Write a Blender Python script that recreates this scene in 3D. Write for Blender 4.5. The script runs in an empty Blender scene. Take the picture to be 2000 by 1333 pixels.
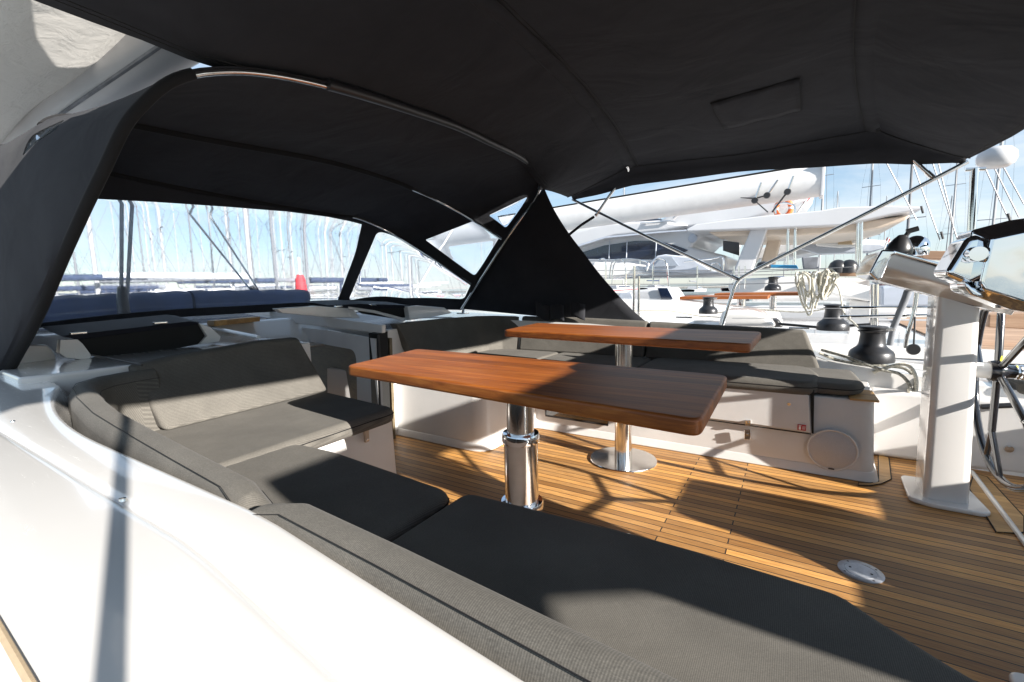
import bpy, bmesh, math, random
from mathutils import Vector, Matrix
from mathutils.bvhtree import BVHTree
random.seed(7)
R = math.radians
sc = bpy.context.scene
col = sc.collection

# ------------------------------------------------------------ survey helpers: a sight line of the photo meets a real plane
CF = 880.0
_p, _r, _y = R(6.8), R(1.3), R(32)
CAM = Vector((0, 0, 1.04))
cd = Vector((-math.sin(_y)*math.cos(_p), math.cos(_y)*math.cos(_p), -math.sin(_p)))
_r0 = Vector((math.cos(_y), math.sin(_y), 0)); _u0 = _r0.cross(cd)
cr = _r0*math.cos(_r) - _u0*math.sin(_r)
cu = _u0*math.cos(_r) + _r0*math.sin(_r)
def ray(px, py): return cd*CF + cr*(px-1000) - cu*(py-666.5)
def atZ(px, py, z): v = ray(px, py); return CAM + v*((z-CAM.z)/v.z)
def atY(px, py, y): v = ray(px, py); return CAM + v*(y/v.y)
def atX(px, py, x): v = ray(px, py); return CAM + v*(x/v.x)

# ------------------------------------------------------------ materials
def new_mat(name):
    m = bpy.data.materials.new(name); m.use_nodes = True
    nt = m.node_tree; b = nt.nodes['Principled BSDF']
    return m, nt, b
def N(nt, t, **k):
    n = nt.nodes.new(t)
    for a, v in k.items():
        if a.startswith('i_'): n.inputs[int(a[2:])].default_value = v
        else: setattr(n, a, v)
    return n
def L(nt, a, b): nt.links.new(a, b)
def math_(nt, op, a, b=None, c=None):
    n = nt.nodes.new('ShaderNodeMath'); n.operation = op
    for i, v in enumerate((a, b, c)):
        if v is None: continue
        if isinstance(v, (int, float)): n.inputs[i].default_value = v
        else: L(nt, v, n.inputs[i])
    return n.outputs[0]
def ramp(nt, fac, stops):
    r = nt.nodes.new('ShaderNodeValToRGB'); L(nt, fac, r.inputs[0])
    e = r.color_ramp.elements
    e[0].position, e[0].color = stops[0][0], (*stops[0][1], 1)
    e[1].position, e[1].color = stops[-1][0], (*stops[-1][1], 1)
    for p, c in stops[1:-1]:
        x = e.new(p); x.color = (*c, 1)
    return r.outputs[0]
def coords(nt, scale=(1, 1, 1)):
    tc = nt.nodes.new('ShaderNodeTexCoord'); mp = nt.nodes.new('ShaderNodeMapping')
    mp.inputs['Scale'].default_value = scale
    L(nt, tc.outputs['Object'], mp.inputs['Vector']); return mp.outputs[0]
def noise(nt, vec, scale, detail=4, rough=.5, dist=0):
    n = nt.nodes.new('ShaderNodeTexNoise'); n.inputs['Scale'].default_value = scale
    n.inputs['Detail'].default_value = detail; n.inputs['Roughness'].default_value = rough
    n.inputs['Distortion'].default_value = dist
    L(nt, vec, n.inputs['Vector']); return n.outputs['Fac']
def bump(nt, b, h, strength, dist=.01, normal='Normal'):
    n = nt.nodes.new('ShaderNodeBump'); n.inputs['Strength'].default_value = strength
    n.inputs['Distance'].default_value = dist
    L(nt, h, n.inputs['Height']); L(nt, n.outputs[0], b.inputs[normal]); return n
def simple(name, c, rough=.5, metal=0, coat=0, var=.06, nscale=6, bstr=0, bscale=80, spec=.5, coatr=.05):
    m, nt, b = new_mat(name)
    v = coords(nt)
    f = noise(nt, v, nscale, 5, .6)
    lo = tuple(max(0, x*(1-var)) for x in c); hi = tuple(min(1, x*(1+var)) for x in c)
    L(nt, ramp(nt, f, [(.3, lo), (.7, hi)]), b.inputs['Base Color'])
    b.inputs['Roughness'].default_value = rough; b.inputs['Metallic'].default_value = metal
    b.inputs['Coat Weight'].default_value = coat; b.inputs['Coat Roughness'].default_value = coatr
    b.inputs['Specular IOR Level'].default_value = spec
    if bstr: bump(nt, b, noise(nt, v, bscale, 3), bstr, .004)
    return m
M = {}
M['gel'] = simple('white_gelcoat', (.74, .73, .715), .18, coat=.6, var=.025, nscale=2.5, bstr=.02, bscale=3, coatr=.04)
def scuffs():
    m = M['gel']; nt = m.node_tree; b = nt.nodes['Principled BSDF']
    v = coords(nt, (1, 9, 1)); n = noise(nt, v, 3.5, 9, .75, 2.5)
    r = ramp(nt, n, [(.0, (.14, .14, .14)), (.55, (.16, .16, .16)), (.7, (.34, .34, .34))])
    L(nt, r, b.inputs['Roughness'])
scuffs()
M['gel_matt'] = simple('moulded_white', (.64, .63, .62), .42, coat=.25, var=.04, nscale=5, bstr=.05, bscale=40, coatr=.2)
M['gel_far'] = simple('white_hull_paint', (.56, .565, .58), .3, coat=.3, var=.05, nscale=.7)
M['black'] = simple('black_plastic', (.02, .02, .022), .35, var=.2)
M['blackgloss'] = simple('black_acrylic', (.008, .009, .012), .06, coat=1)
M['winch'] = simple('anodised_winch', (.035, .036, .04), .38, metal=.5, var=.15, nscale=20)
M['steel'] = simple('polished_steel', (.78, .77, .75), .09, metal=1, var=.05, nscale=14, bstr=.02, bscale=60)
M['alu'] = simple('brushed_aluminium', (.74, .73, .71), .16, metal=1, var=.05, nscale=30, bstr=.03, bscale=120)
M['chrome'] = simple('chrome', (.82, .83, .85), .05, metal=1, var=.03, nscale=3)
M['chromew'] = simple('wavy_chrome', (.80, .81, .83), .05, metal=1, var=.03, nscale=3, bstr=.6, bscale=5)
M['carbon'] = simple('black_lacquer', (.012, .013, .017), .08, coat=1)
M['seam'] = simple('dark_seam', (.006, .006, .006), .8)
M['gasket'] = simple('rubber_gasket', (.02, .018, .017), .6)
M['rope_white'] = simple('white_braided_rope', (.62, .59, .50), .85, var=.35, nscale=140, bstr=.6, bscale=260)
M['rope_dark'] = simple('flecked_rope', (.30, .29, .25), .85, var=.8, nscale=90, bstr=.6, bscale=260)
M['wire'] = simple('rigging_wire', (.35, .35, .36), .35, metal=.8)
M['farwire'] = simple('dark_rigging', (.10, .10, .11), .6)
M['mastd'] = simple('grey_mast', (.16, .165, .18), .6)
M['mastl'] = simple('pale_mast', (.34, .34, .35), .6)
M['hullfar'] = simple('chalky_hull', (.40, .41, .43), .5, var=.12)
M['mast'] = simple('mast_alloy', (.42, .42, .43), .45, metal=.1, var=.1, nscale=1)
M['mastw'] = simple('white_mast', (.66, .66, .66), .4)
M['bluecover'] = simple('navy_cover_canvas', (.03, .045, .09), .85, var=.3, bstr=.3, bscale=40)
M['greycover'] = simple('grey_cover_canvas', (.17, .18, .2), .85, var=.3)
M['lid'] = simple('dark_reflection_lid', (.010, .011, .018), .6, spec=.15)  # dark lid; the matte navy tone stands in for the mirrored hood
M['tint2'] = simple('grey_vinyl', (.30, .34, .40), .2, coat=.4)
M['tint'] = simple('tinted_window', (.012, .02, .045), .05, coat=1, var=.4, nscale=1.2)
M['red'] = simple('red_cloth', (.55, .03, .04), .7, var=.2)
M['redmark'] = simple('red_sticker', (.50, .02, .03), .4)
M['white_ink'] = simple('white_print', (.8, .78, .76), .5)
M['orange'] = simple('orange_ring', (.75, .16, .04), .5)
M['bluep'] = simple('blue_board', (.03, .22, .42), .4)
M['beige'] = simple('beige_strap', (.52, .40, .26), .6, bstr=.2)
M['leather'] = simple('beige_leather', (.50, .38, .28), .6, bstr=.2)
M['grille'] = simple('grey_mesh', (.50, .49, .50), .55, var=.12, nscale=400, bstr=.6, bscale=700)
M['drain'] = simple('scuffed_deck_plate', (.46, .48, .52), .38, metal=.55, var=.18, nscale=40, bstr=.1, bscale=90)
M['cream'] = simple('cream_underside', (.62, .52, .42), .4)
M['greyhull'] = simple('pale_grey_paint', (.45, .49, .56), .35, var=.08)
M['stone'] = simple('quay_stone', (.36, .34, .31), .85, var=.25, nscale=1.5)
M['green'] = simple('tree_mass', (.05, .08, .04), .9, var=.4)

def teak_deck():
    m, nt, b = new_mat('teak_planking')
    tc = nt.nodes.new('ShaderNodeTexCoord'); sp = nt.nodes.new('ShaderNodeSeparateXYZ')
    L(nt, tc.outputs['Object'], sp.inputs[0]); X, Y = sp.outputs[0], sp.outputs[1]
    pid = math_(nt, 'DIVIDE', math_(nt, 'SUBTRACT', Y, 1.846), .0411)
    row = math_(nt, 'FLOOR', pid); fr = math_(nt, 'FRACT', pid)
    edge = math_(nt, 'ABSOLUTE', math_(nt, 'SUBTRACT', fr, .5))
    caulk = math_(nt, 'GREATER_THAN', edge, .445)
    par = math_(nt, 'MODULO', math_(nt, 'ABSOLUTE', row), 2)
    bx = math_(nt, 'ADD', math_(nt, 'MULTIPLY', par, .256), -.437)
    bx2 = math_(nt, 'ADD', math_(nt, 'MULTIPLY', par, .256), -2.9)
    butt = math_(nt, 'LESS_THAN', math_(nt, 'ABSOLUTE', math_(nt, 'SUBTRACT', X, bx)), .0025)
    dark = math_(nt, 'MAXIMUM', caulk, butt)
    side = math_(nt, 'GREATER_THAN', X, bx)
    wn = nt.nodes.new('ShaderNodeTexWhiteNoise'); wn.noise_dimensions = '1D'
    L(nt, math_(nt, 'ADD', row, math_(nt, 'MULTIPLY', side, 37.3)), wn.inputs['W'])
    g = coords(nt, (3, 60, 10)); gn = noise(nt, g, 3.2, 8, .65, .4)
    base = ramp(nt, gn, [(.28, (.27, .115, .028)), (.5, (.50, .25, .070)), (.75, (.66, .38, .13))])
    worn = noise(nt, coords(nt, (1, 1, 1)), 1.4, 3, .6)
    grey = nt.nodes.new('ShaderNodeMixRGB'); L(nt, base, grey.inputs[1])
    grey.inputs[2].default_value = (.30, .235, .17, 1)
    L(nt, math_(nt, 'MULTIPLY', ramp(nt, worn, [(.40, (0, 0, 0)), (.68, (1, 1, 1))]), .25), grey.inputs[0])
    tint = nt.nodes.new('ShaderNodeMixRGB'); tint.blend_type = 'MULTIPLY'; tint.inputs[0].default_value = 1
    L(nt, grey.outputs[0], tint.inputs[1])
    L(nt, ramp(nt, wn.outputs['Value'], [(0, (.58, .53, .48)), (.5, (.94, .94, .94)), (1, (1.32, 1.28, 1.15))]), tint.inputs[2])
    mx = nt.nodes.new('ShaderNodeMixRGB'); L(nt, dark, mx.inputs[0]); L(nt, tint.outputs[0], mx.inputs[1])
    mx.inputs[2].default_value = (.012, .01, .009, 1)
    L(nt, mx.outputs[0], b.inputs['Base Color'])
    L(nt, math_(nt, 'ADD', math_(nt, 'MULTIPLY', gn, .3), .38), b.inputs['Roughness'])
    h = math_(nt, 'SUBTRACT', math_(nt, 'MULTIPLY', gn, .3), dark)
    bump(nt, b, h, .35, .002)
    return m
M['deck'] = teak_deck()
def wood(name, cols, scale, rough, coat, rot=False):
    m, nt, b = new_mat(name)
    g = coords(nt, (1.2, 26, 26) if not rot else (26, 1.2, 26))
    n1 = noise(nt, g, scale, 9, .62, .7); n2 = noise(nt, coords(nt, (.8, 5, 5)), 2.2, 4, .55, .3)
    f = math_(nt, 'ADD', math_(nt, 'MULTIPLY', n1, .6), math_(nt, 'MULTIPLY', n2, .4))
    tc = nt.nodes.new('ShaderNodeTexCoord'); sp = nt.nodes.new('ShaderNodeSeparateXYZ'); L(nt, tc.outputs['Object'], sp.inputs[0])
    wn = nt.nodes.new('ShaderNodeTexWhiteNoise'); wn.noise_dimensions = '1D'
    L(nt, math_(nt, 'FLOOR', math_(nt, 'DIVIDE', math_(nt, 'ADD', sp.outputs[1], math_(nt, 'MULTIPLY', sp.outputs[0], .03)), .078)), wn.inputs['W'])
    tm = nt.nodes.new('ShaderNodeMixRGB'); tm.blend_type = 'MULTIPLY'; tm.inputs[0].default_value = 1
    L(nt, ramp(nt, f, [(.34, cols[0]), (.5, cols[1]), (.66, cols[2])]), tm.inputs[1])
    L(nt, ramp(nt, wn.outputs['Value'], [(0, (.72, .70, .68)), (1, (1.12, 1.12, 1.1))]), tm.inputs[2])
    L(nt, tm.outputs[0], b.inputs['Base Color'])
    b.inputs['Roughness'].default_value = rough
    b.inputs['Coat Weight'].default_value = coat; b.inputs['Coat Roughness'].default_value = .12
    bump(nt, b, n1, .16, .002)
    return m
M['table'] = wood('varnished_table_teak', [(.14, .036, .006), (.31, .085, .013), (.48, .165, .030)], 2.6, .48, .0)
M['teak_trim'] = wood('teak_trim', [(.33, .18, .06), (.46, .27, .10), (.60, .38, .16)], 3, .5, 0)
M['oak'] = wood('interior_veneer', [(.10, .075, .045), (.16, .125, .075), (.22, .175, .11)], 3, .5, 0)
M['oldteak'] = wood('weathered_teak', [(.30, .18, .11), (.40, .26, .17), (.50, .34, .24)], 3, .7, 0)

def canvas(name, c, sheen, wr=.25):
    m, nt, b = new_mat(name)
    v = coords(nt)
    f = noise(nt, v, 3, 6, .65)
    L(nt, ramp(nt, f, [(.3, tuple(x*.85 for x in c)), (.75, tuple(x*1.2 for x in c))]), b.inputs['Base Color'])
    b.inputs['Roughness'].default_value = .9; b.inputs['Specular IOR Level'].default_value = .12
    b.inputs['Sheen Weight'].default_value = sheen; b.inputs['Sheen Roughness'].default_value = .5
    w1 = noise(nt, coords(nt, (1, 1, 1)), 700, 2)
    w2 = noise(nt, coords(nt, (2.0, 3.2, 2.6)), 1.0, 3, .45, .9)
    h = math_(nt, 'ADD', math_(nt, 'MULTIPLY', w1, .02), math_(nt, 'MULTIPLY', w2, 1.0))
    bump(nt, b, h, wr, .05)
    return m
M['canvas'] = canvas('black_acrylic_canvas', (.0245, .0255, .030), .03, .42)
M['pocket'] = canvas('black_webbing', (.013, .013, .014), .05, .1)
def fabric():
    m, nt, b = new_mat('woven_cushion_fabric')
    v = coords(nt)
    wv = nt.nodes.new('ShaderNodeTexWave'); wv.wave_type = 'BANDS'; wv.bands_direction = 'X'
    wv.inputs['Scale'].default_value = 110; wv.inputs['Distortion'].default_value = .6; wv.inputs['Detail'].default_value = 2
    L(nt, v, wv.inputs['Vector'])
    n1 = noise(nt, coords(nt, (1, 3, 1)), 230, 3, .7); n2 = noise(nt, v, 5, 5, .6)
    f = math_(nt, 'ADD', math_(nt, 'ADD', math_(nt, 'MULTIPLY', wv.outputs['Fac'], .16), math_(nt, 'MULTIPLY', n1, .45)), math_(nt, 'MULTIPLY', n2, .3))
    L(nt, ramp(nt, f, [(.25, (.064, .060, .054)), (.5, (.122, .115, .103)), (.75, (.22, .205, .18))]), b.inputs['Base Color'])
    b.inputs['Roughness'].default_value = .95; b.inputs['Specular IOR Level'].default_value = .15
    b.inputs['Sheen Weight'].default_value = .03
    h = math_(nt, 'ADD', math_(nt, 'MULTIPLY', n1, .05), math_(nt, 'MULTIPLY', noise(nt, coords(nt, (2, 5, 3)), 2.6, 4, .55, .6), .8))
    bump(nt, b, h, .16, .03)
    return m
M['fabric'] = fabric()
def vinyl():
    m, nt, b = new_mat('clear_vinyl')
    out = nt.nodes['Material Output']; nt.nodes.remove(b)
    rf = nt.nodes.new('ShaderNodeBsdfRefraction'); rf.inputs['IOR'].default_value = 1.04; rf.inputs['Roughness'].default_value = .0
    rf.inputs['Color'].default_value = (.95, .97, 1, 1)
    tr = nt.nodes.new('ShaderNodeBsdfTransparent'); tr.inputs[0].default_value = (.96, .98, 1, 1)
    gl = nt.nodes.new('ShaderNodeBsdfGlossy'); gl.inputs['Roughness'].default_value = .08
    df = nt.nodes.new('ShaderNodeBsdfDiffuse'); df.inputs[0].default_value = (.75, .8, .85, 1)
    bp = nt.nodes.new('ShaderNodeBump'); bp.inputs['Strength'].default_value = .055; bp.inputs['Distance'].default_value = .01
    h = noise(nt, coords(nt, (22, 22, 40)), 1.6, 3, .55, .8)
    L(nt, h, bp.inputs['Height'])
    for s in (rf, gl): L(nt, bp.outputs[0], s.inputs['Normal'])
    m1 = nt.nodes.new('ShaderNodeMixShader'); m1.inputs[0].default_value = .97
    L(nt, tr.outputs[0], m1.inputs[1]); L(nt, rf.outputs[0], m1.inputs[2])
    m2 = nt.nodes.new('ShaderNodeMixShader'); m2.inputs[0].default_value = .03
    L(nt, m1.outputs[0], m2.inputs[1]); L(nt, gl.outputs[0], m2.inputs[2])
    m3 = nt.nodes.new('ShaderNodeMixShader')
    sm = noise(nt, coords(nt, (1, 1, 1)), 3, 5, .6)
    spk = noise(nt, coords(nt, (1, 1, 1)), 160, 2, .5)
    f = math_(nt, 'ADD', math_(nt, 'MULTIPLY', sm, .025), math_(nt, 'MULTIPLY', math_(nt, 'GREATER_THAN', spk, .78), .2))
    L(nt, f, m3.inputs[0]); L(nt, m2.outputs[0], m3.inputs[1]); L(nt, df.outputs[0], m3.inputs[2])
    L(nt, m3.outputs[0], out.inputs['Surface'])
    return m
M['vinyl'] = vinyl()
def sailcloth():
    m, nt, b = new_mat('wrinkled_sail_cover')
    g = coords(nt, (2.2, 2.2, 9)); n = noise(nt, g, 3.0, 6, .55, .5)
    L(nt, ramp(nt, noise(nt, coords(nt), 1.5, 3), [(.3, (.40, .395, .385)), (.7, (.50, .495, .48))]), b.inputs['Base Color'])
    b.inputs['Roughness'].default_value = .75
    bp = bump(nt, b, n, .45, .05)
    tl = nt.nodes.new('ShaderNodeBsdfTranslucent'); tl.inputs[0].default_value = (.55, .54, .52, 1); L(nt, bp.outputs[0], tl.inputs['Normal'])
    ms = nt.nodes.new('ShaderNodeMixShader'); ms.inputs[0].default_value = .5
    L(nt, b.outputs[0], ms.inputs[1]); L(nt, tl.outputs[0], ms.inputs[2]); L(nt, ms.outputs[0], nt.nodes['Material Output'].inputs['Surface'])
    return m
M['sail'] = sailcloth()
def watermat():
    m, nt, b = new_mat('harbour_water')
    b.inputs['Base Color'].default_value = (.012, .05, .07, 1); b.inputs['Roughness'].default_value = .08
    bump(nt, b, noise(nt, coords(nt), 2.2, 5, .6), .5, .1); return m
M['water'] = watermat()

# ------------------------------------------------------------ mesh building
class MB:
    def __init__(s): s.v = []; s.f = []
    def add(s, vs, fs):
        o = len(s.v); s.v += [tuple(p) for p in vs]; s.f += [tuple(i+o for i in f) for f in fs]; return s
    def box(s, a, b, rz=0, about=None):
        x0, y0, z0 = a; x1, y1, z1 = b
        vs = [Vector(p) for p in ((x0,y0,z0),(x1,y0,z0),(x1,y1,z0),(x0,y1,z0),(x0,y0,z1),(x1,y0,z1),(x1,y1,z1),(x0,y1,z1))]
        if rz:
            c = Vector(about or ((x0+x1)/2, (y0+y1)/2, 0)); m = Matrix.Rotation(rz, 3, 'Z')
            vs = [m @ (p-c) + c for p in vs]
        return s.add(vs, [(0,3,2,1),(4,5,6,7),(0,1,5,4),(1,2,6,5),(2,3,7,6),(3,0,4,7)])
    def tube(s, pts, r, n=12, cap=True):
        pts = [Vector(p) for p in pts]; k = len(pts)
        rs = r if isinstance(r, (list, tuple)) else [r]*k
        t0 = (pts[1]-pts[0]).normalized(); a = t0.orthogonal().normalized()
        vs = []
        for i, p in enumerate(pts):
            t = (pts[min(i+1, k-1)] - pts[max(i-1, 0)])
            if t.length < 1e-9: t = t0
            t.normalize(); a = (a - t*a.dot(t)); a.normalize(); b = t.cross(a)
            vs += [p + (a*math.cos(2*math.pi*j/n) + b*math.sin(2*math.pi*j/n))*rs[i] for j in range(n)]
        fs = [(i*n+j, i*n+(j+1) % n, (i+1)*n+(j+1) % n, (i+1)*n+j) for i in range(k-1) for j in range(n)]
        if cap: fs += [tuple(reversed(range(n))), tuple(range((k-1)*n, k*n))]
        return s.add(vs, fs)
    def lathe(s, prof, c=(0, 0, 0), axis=(0, 0, 1), n=32):
        ax = Vector(axis).normalized(); a = ax.orthogonal().normalized(); b = ax.cross(a); c = Vector(c)
        vs = []
        for rr, h in prof: vs += [c + ax*h + (a*math.cos(2*math.pi*j/n)+b*math.sin(2*math.pi*j/n))*max(rr, 1e-4) for j in range(n)]
        k = len(prof)
        fs = [(i*n+j, i*n+(j+1) % n, (i+1)*n+(j+1) % n, (i+1)*n+j) for i in range(k-1) for j in range(n)]
        fs += [tuple(reversed(range(n))), tuple(range((k-1)*n, k*n))]
        return s.add(vs, fs)
    def prism(s, pts, d):
        pts = [Vector(p) for p in pts]; d = Vector(d); n = len(pts)
        nrm = Vector((0, 0, 0))
        for i in range(n): nrm += pts[i].cross(pts[(i+1) % n])
        if nrm.dot(d) > 0: pts.reverse()
        vs = pts + [p+d for p in pts]
        return s.add(vs, [tuple(range(n)), tuple(reversed(range(n, 2*n)))] + [(i, n+i, n+(i+1) % n, (i+1) % n) for i in range(n)])
    def frustum(s, lo, hi):
        n = len(lo); vs = [Vector(p) for p in lo] + [Vector(p) for p in hi]
        return s.add(vs, [tuple(reversed(range(n))), tuple(range(n, 2*n))] + [(i, (i+1) % n, n+(i+1) % n, n+i) for i in range(n)])
    def grid(s, rows, close=False):
        k = len(rows[0]); vs = [p for r_ in rows for p in r_]
        return s.add(vs, [(i*k+j, i*k+j+1, (i+1)*k+j+1, (i+1)*k+j) for i in range(len(rows)-1) for j in range(k-1)])
    def build(s, name, mat, parent=None, smooth=True, bevel=0, seg=3, solid=0, solid_off=0, angle=40):
        me = bpy.data.meshes.new(name); me.from_pydata(s.v, [], s.f); me.update()
        o = bpy.data.objects.new(name, me); col.objects.link(o)
        o.data.materials.append(M[mat] if isinstance(mat, str) else mat)
        if parent is not None: o.parent = parent
        bm = bmesh.new(); bm.from_mesh(me)
        if not solid: bmesh.ops.recalc_face_normals(bm, faces=bm.faces)
        bm.to_mesh(me); bm.free()
        if solid:
            md = o.modifiers.new('thick', 'SOLIDIFY'); md.thickness = solid; md.offset = solid_off
        if bevel:
            md = o.modifiers.new('bev', 'BEVEL'); md.width = bevel; md.segments = seg; md.limit_method = 'ANGLE'; md.angle_limit = R(30)
        if smooth: me.shade_smooth(); me.set_sharp_from_angle(angle=R(angle)) if not bevel else None
        if bevel:
            md = o.modifiers.new('wn', 'WEIGHTED_NORMAL'); md.keep_sharp = True
        return o
def cat(pts, sub=8):
    pts = [Vector(p) for p in pts]; out = []; n = len(pts)
    for i in range(n-1):
        p0 = pts[max(i-1, 0)]; p1 = pts[i]; p2 = pts[i+1]; p3 = pts[min(i+2, n-1)]
        for k in range(sub):
            t = k/sub
            out.append(.5*((2*p1)+(p2-p0)*t+(2*p0-5*p1+4*p2-p3)*t*t+(3*p1-p0-3*p2+p3)*t**3))
    out.append(pts[-1]); return out
def roundpoly(pts, r, seg=5):
    pts = [Vector(p) for p in pts]; n = len(pts); out = []
    for i in range(n):
        a, b, c = pts[i-1], pts[i], pts[(i+1) % n]
        rr = r[i] if isinstance(r, (list, tuple)) else r
        u, w = a-b, c-b; k = min(rr, u.length*.45, w.length*.45)
        if k < 1e-5: out.append(b); continue
        p, q = b+u.normalized()*k, b+w.normalized()*k
        for j in range(seg+1):
            t = j/seg; out.append(p*(1-t)**2 + b*2*t*(1-t) + q*t*t)
    return out
def tag(o, label=None, cat_=None, group=None, kind=None):
    if label: o['label'] = label
    if cat_: o['category'] = cat_
    if group: o['group'] = group
    if kind: o['kind'] = kind
    return o
def thing(name, label, cat_, loc=(0, 0, 0), group=None):
    o = bpy.data.objects.new(name, None); col.objects.link(o); o.empty_display_size = .1
    o.location = loc; tag(o, label, cat_, group); return o
def bake(o):
    dg = bpy.context.evaluated_depsgraph_get(); dg.update()
    me = bpy.data.meshes.new_from_object(o.evaluated_get(dg), depsgraph=dg)
    o.modifiers.clear(); o.data = me; return o
# A thing whose Empty stands at its base: children keep world coordinates
def anchor(root, loc):
    root.location = loc; bpy.context.view_layer.update()
    for ch in root.children: ch.matrix_parent_inverse = Matrix.Translation(-Vector(loc))

# ------------------------------------------------------------ camera
cam_d = bpy.data.cameras.new('camera'); cam = bpy.data.objects.new('camera', cam_d); col.objects.link(cam)
cam_d.sensor_width = 36; cam_d.lens = CF/2000*36; cam_d.clip_start = .02; cam_d.clip_end = 3000
m3 = Matrix((cr, cu, -cd)).transposed()
cam.matrix_world = Matrix.Translation(CAM) @ m3.to_4x4()
sc.camera = cam

# ------------------------------------------------------------ light
SUN = Vector((1, -.2, .39)).normalized()
sd = bpy.data.lights.new('sun', 'SUN'); sd.energy = 5.0; sd.angle = R(.53); sd.color = (1, .94, .86)
so = bpy.data.objects.new('sun', sd); col.objects.link(so)
so.rotation_euler = SUN.to_track_quat('Z', 'Y').to_euler(); so.location = (6, -3, 6)
w = bpy.data.worlds.new('World'); sc.world = w; w.use_nodes = True
nt = w.node_tree; bg = nt.nodes['Background']
sky = nt.nodes.new('ShaderNodeTexSky'); sky.sky_type = 'NISHITA'; sky.sun_disc = False
sky.sun_elevation = math.asin(SUN.z); sky.sun_rotation = math.atan2(SUN.x, SUN.y); sky.air_density = 1.0; sky.dust_density = .2; sky.ozone_density = 1.5
tc = nt.nodes.new('ShaderNodeTexCoord'); mp = nt.nodes.new('ShaderNodeMapping'); mp.inputs['Scale'].default_value = (1, 1, 5)
mp.inputs['Rotation'].default_value = (0, 0, .4)
L(nt, tc.outputs['Generated'], mp.inputs['Vector'])
cn = noise(nt, mp.outputs[0], 1.9, 8, .62, .5)
cf = ramp(nt, cn, [(.45, (.05, .05, .05)), (.72, (.75, .75, .75))])
mx = nt.nodes.new('ShaderNodeMixRGB'); 
tn = nt.nodes.new('ShaderNodeMixRGB'); tn.inputs[0].default_value = .55; L(nt, sky.outputs[0], tn.inputs[1]); tn.inputs[2].default_value = (2.1, 3.0, 4.0, 1)
L(nt, cf, mx.inputs[0]); L(nt, tn.outputs[0], mx.inputs[1])
mx.inputs[2].default_value = (5.0, 5.2, 5.4, 1)
L(nt, mx.outputs[0], bg.inputs['Color']); bg.inputs['Strength'].default_value = .075
sc.view_settings.view_transform = 'Standard'; sc.view_settings.look = 'None'; sc.view_settings.gamma = 1
sc.view_settings.exposure = 1.5
sc.cycles.max_bounces = 10; sc.cycles.transparent_max_bounces = 24; sc.cycles.transmission_bounces = 8
try: sc.cycles.use_denoising = True
except Exception: pass

WATER = -.75
tag(MB().add([(-900, -900, WATER), (900, -900, WATER), (900, 900, WATER), (-900, 900, WATER)], [(0, 1, 2, 3)]).build('water', 'water'), kind='structure')

# ============================================================ OWN YACHT
yacht = thing('sailing_yacht', 'white sailing yacht cockpit in the foreground with teak sole and benches on both sides', 'yacht')
# teak sole
MB().box((-3.3, .86, -.05), (2.6, 3.40, 0)).build('cockpit_sole', 'deck', yacht, smooth=False)
# curved margin plank and grooves in the sole by the helm
for nm, pts in (('margin_plank', [(1715, 887), (1736, 894), (1741, 936), (1722, 945), (1700, 949), (1676, 948), (1677, 943), (1700, 944), (1716, 941)]),
                ('margin_plank', [(1893, 955), (1902, 925), (1928, 932), (2000, 1010), (2000, 1040), (1985, 1042), (1946, 1040)]),):
    q = [atZ(a, b, .004) for a, b in pts]
    o = MB().prism([p-Vector((0, 0, .008)) for p in q], (0, 0, .009)).build(nm, 'teak_trim', yacht, smooth=False)
    MB().tube(q+[q[0]], .0028, 6).build('caulk_line', 'seam', o)
MB().tube([atZ(1898, 922, .006), atZ(1988, 1042, .006), atZ(2020, 1085, .006)], .011, 8).build('drain_channel', 'gel', yacht)
# drain plate
q = [atZ(1634, 1103, 0), atZ(1729, 1130, 0)]
c = atZ(1681, 1117, 0)
dp = thing('deck_plate', 'round scuffed grey inspection plate let into the teak floor', 'deck plate', c)
MB().lathe([(.001, -.01), (.066, -.01), (.068, .003), (.066, .0045), (.048, .0045), (.0475, .003), (.0465, .003), (.046, .0045), (.001, .0045)], c, n=40).build('plate_disc', 'drain', dp)
for a_ in (.6, 2.2, 3.7, 5.3): MB().lathe([(.001, .0046), (.004, .0046), (.003, .0052), (.001, .0052)], c+Vector((.057*math.cos(a_), .057*math.sin(a_), 0)), n=10).build('screw', 'black', dp)
for s_ in (-1, 1): MB().lathe([(.001, .0046), (.0045, .0046), (.004, .0052), (.001, .0052)], c+Vector((s_*.03, -s_*.008, 0)), n=10).build('key_hole', 'seam', dp)
anchor(dp, c)

# ---- far side (starboard in the photo) bench moulding
mb = MB()
out = roundpoly([(-3.2, 2.24, 0), (-1.60, 2.24, 0), (-1.60, 2.85, 0), (.395, 2.85, 0), (.43, 3.42, 0), (-3.2, 3.42, 0)], [0, .13, .04, .06, .02, 0], 6)
hi = [Vector((p.x*.995 - (.02 if p.x > -1.7 else 0), p.y + (.015 if p.y < 2.9 else 0), .425)) for p in out]
mb.frustum(out, hi).build('bench_moulding', 'gel_matt', yacht, bevel=.02, seg=4)
# flared foot of the moulding
foot = MB()
lo = [Vector((p.x + (.02 if p.x > 0 else 0), p.y-(.022 if p.y < 3.3 else 0), 0.001)) for p in out]
lo2 = [Vector((p.x, p.y, .05)) for p in out]
foot.frustum(lo, lo2).build('bench_skirt', 'gel_matt', yacht, bevel=.006)
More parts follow.
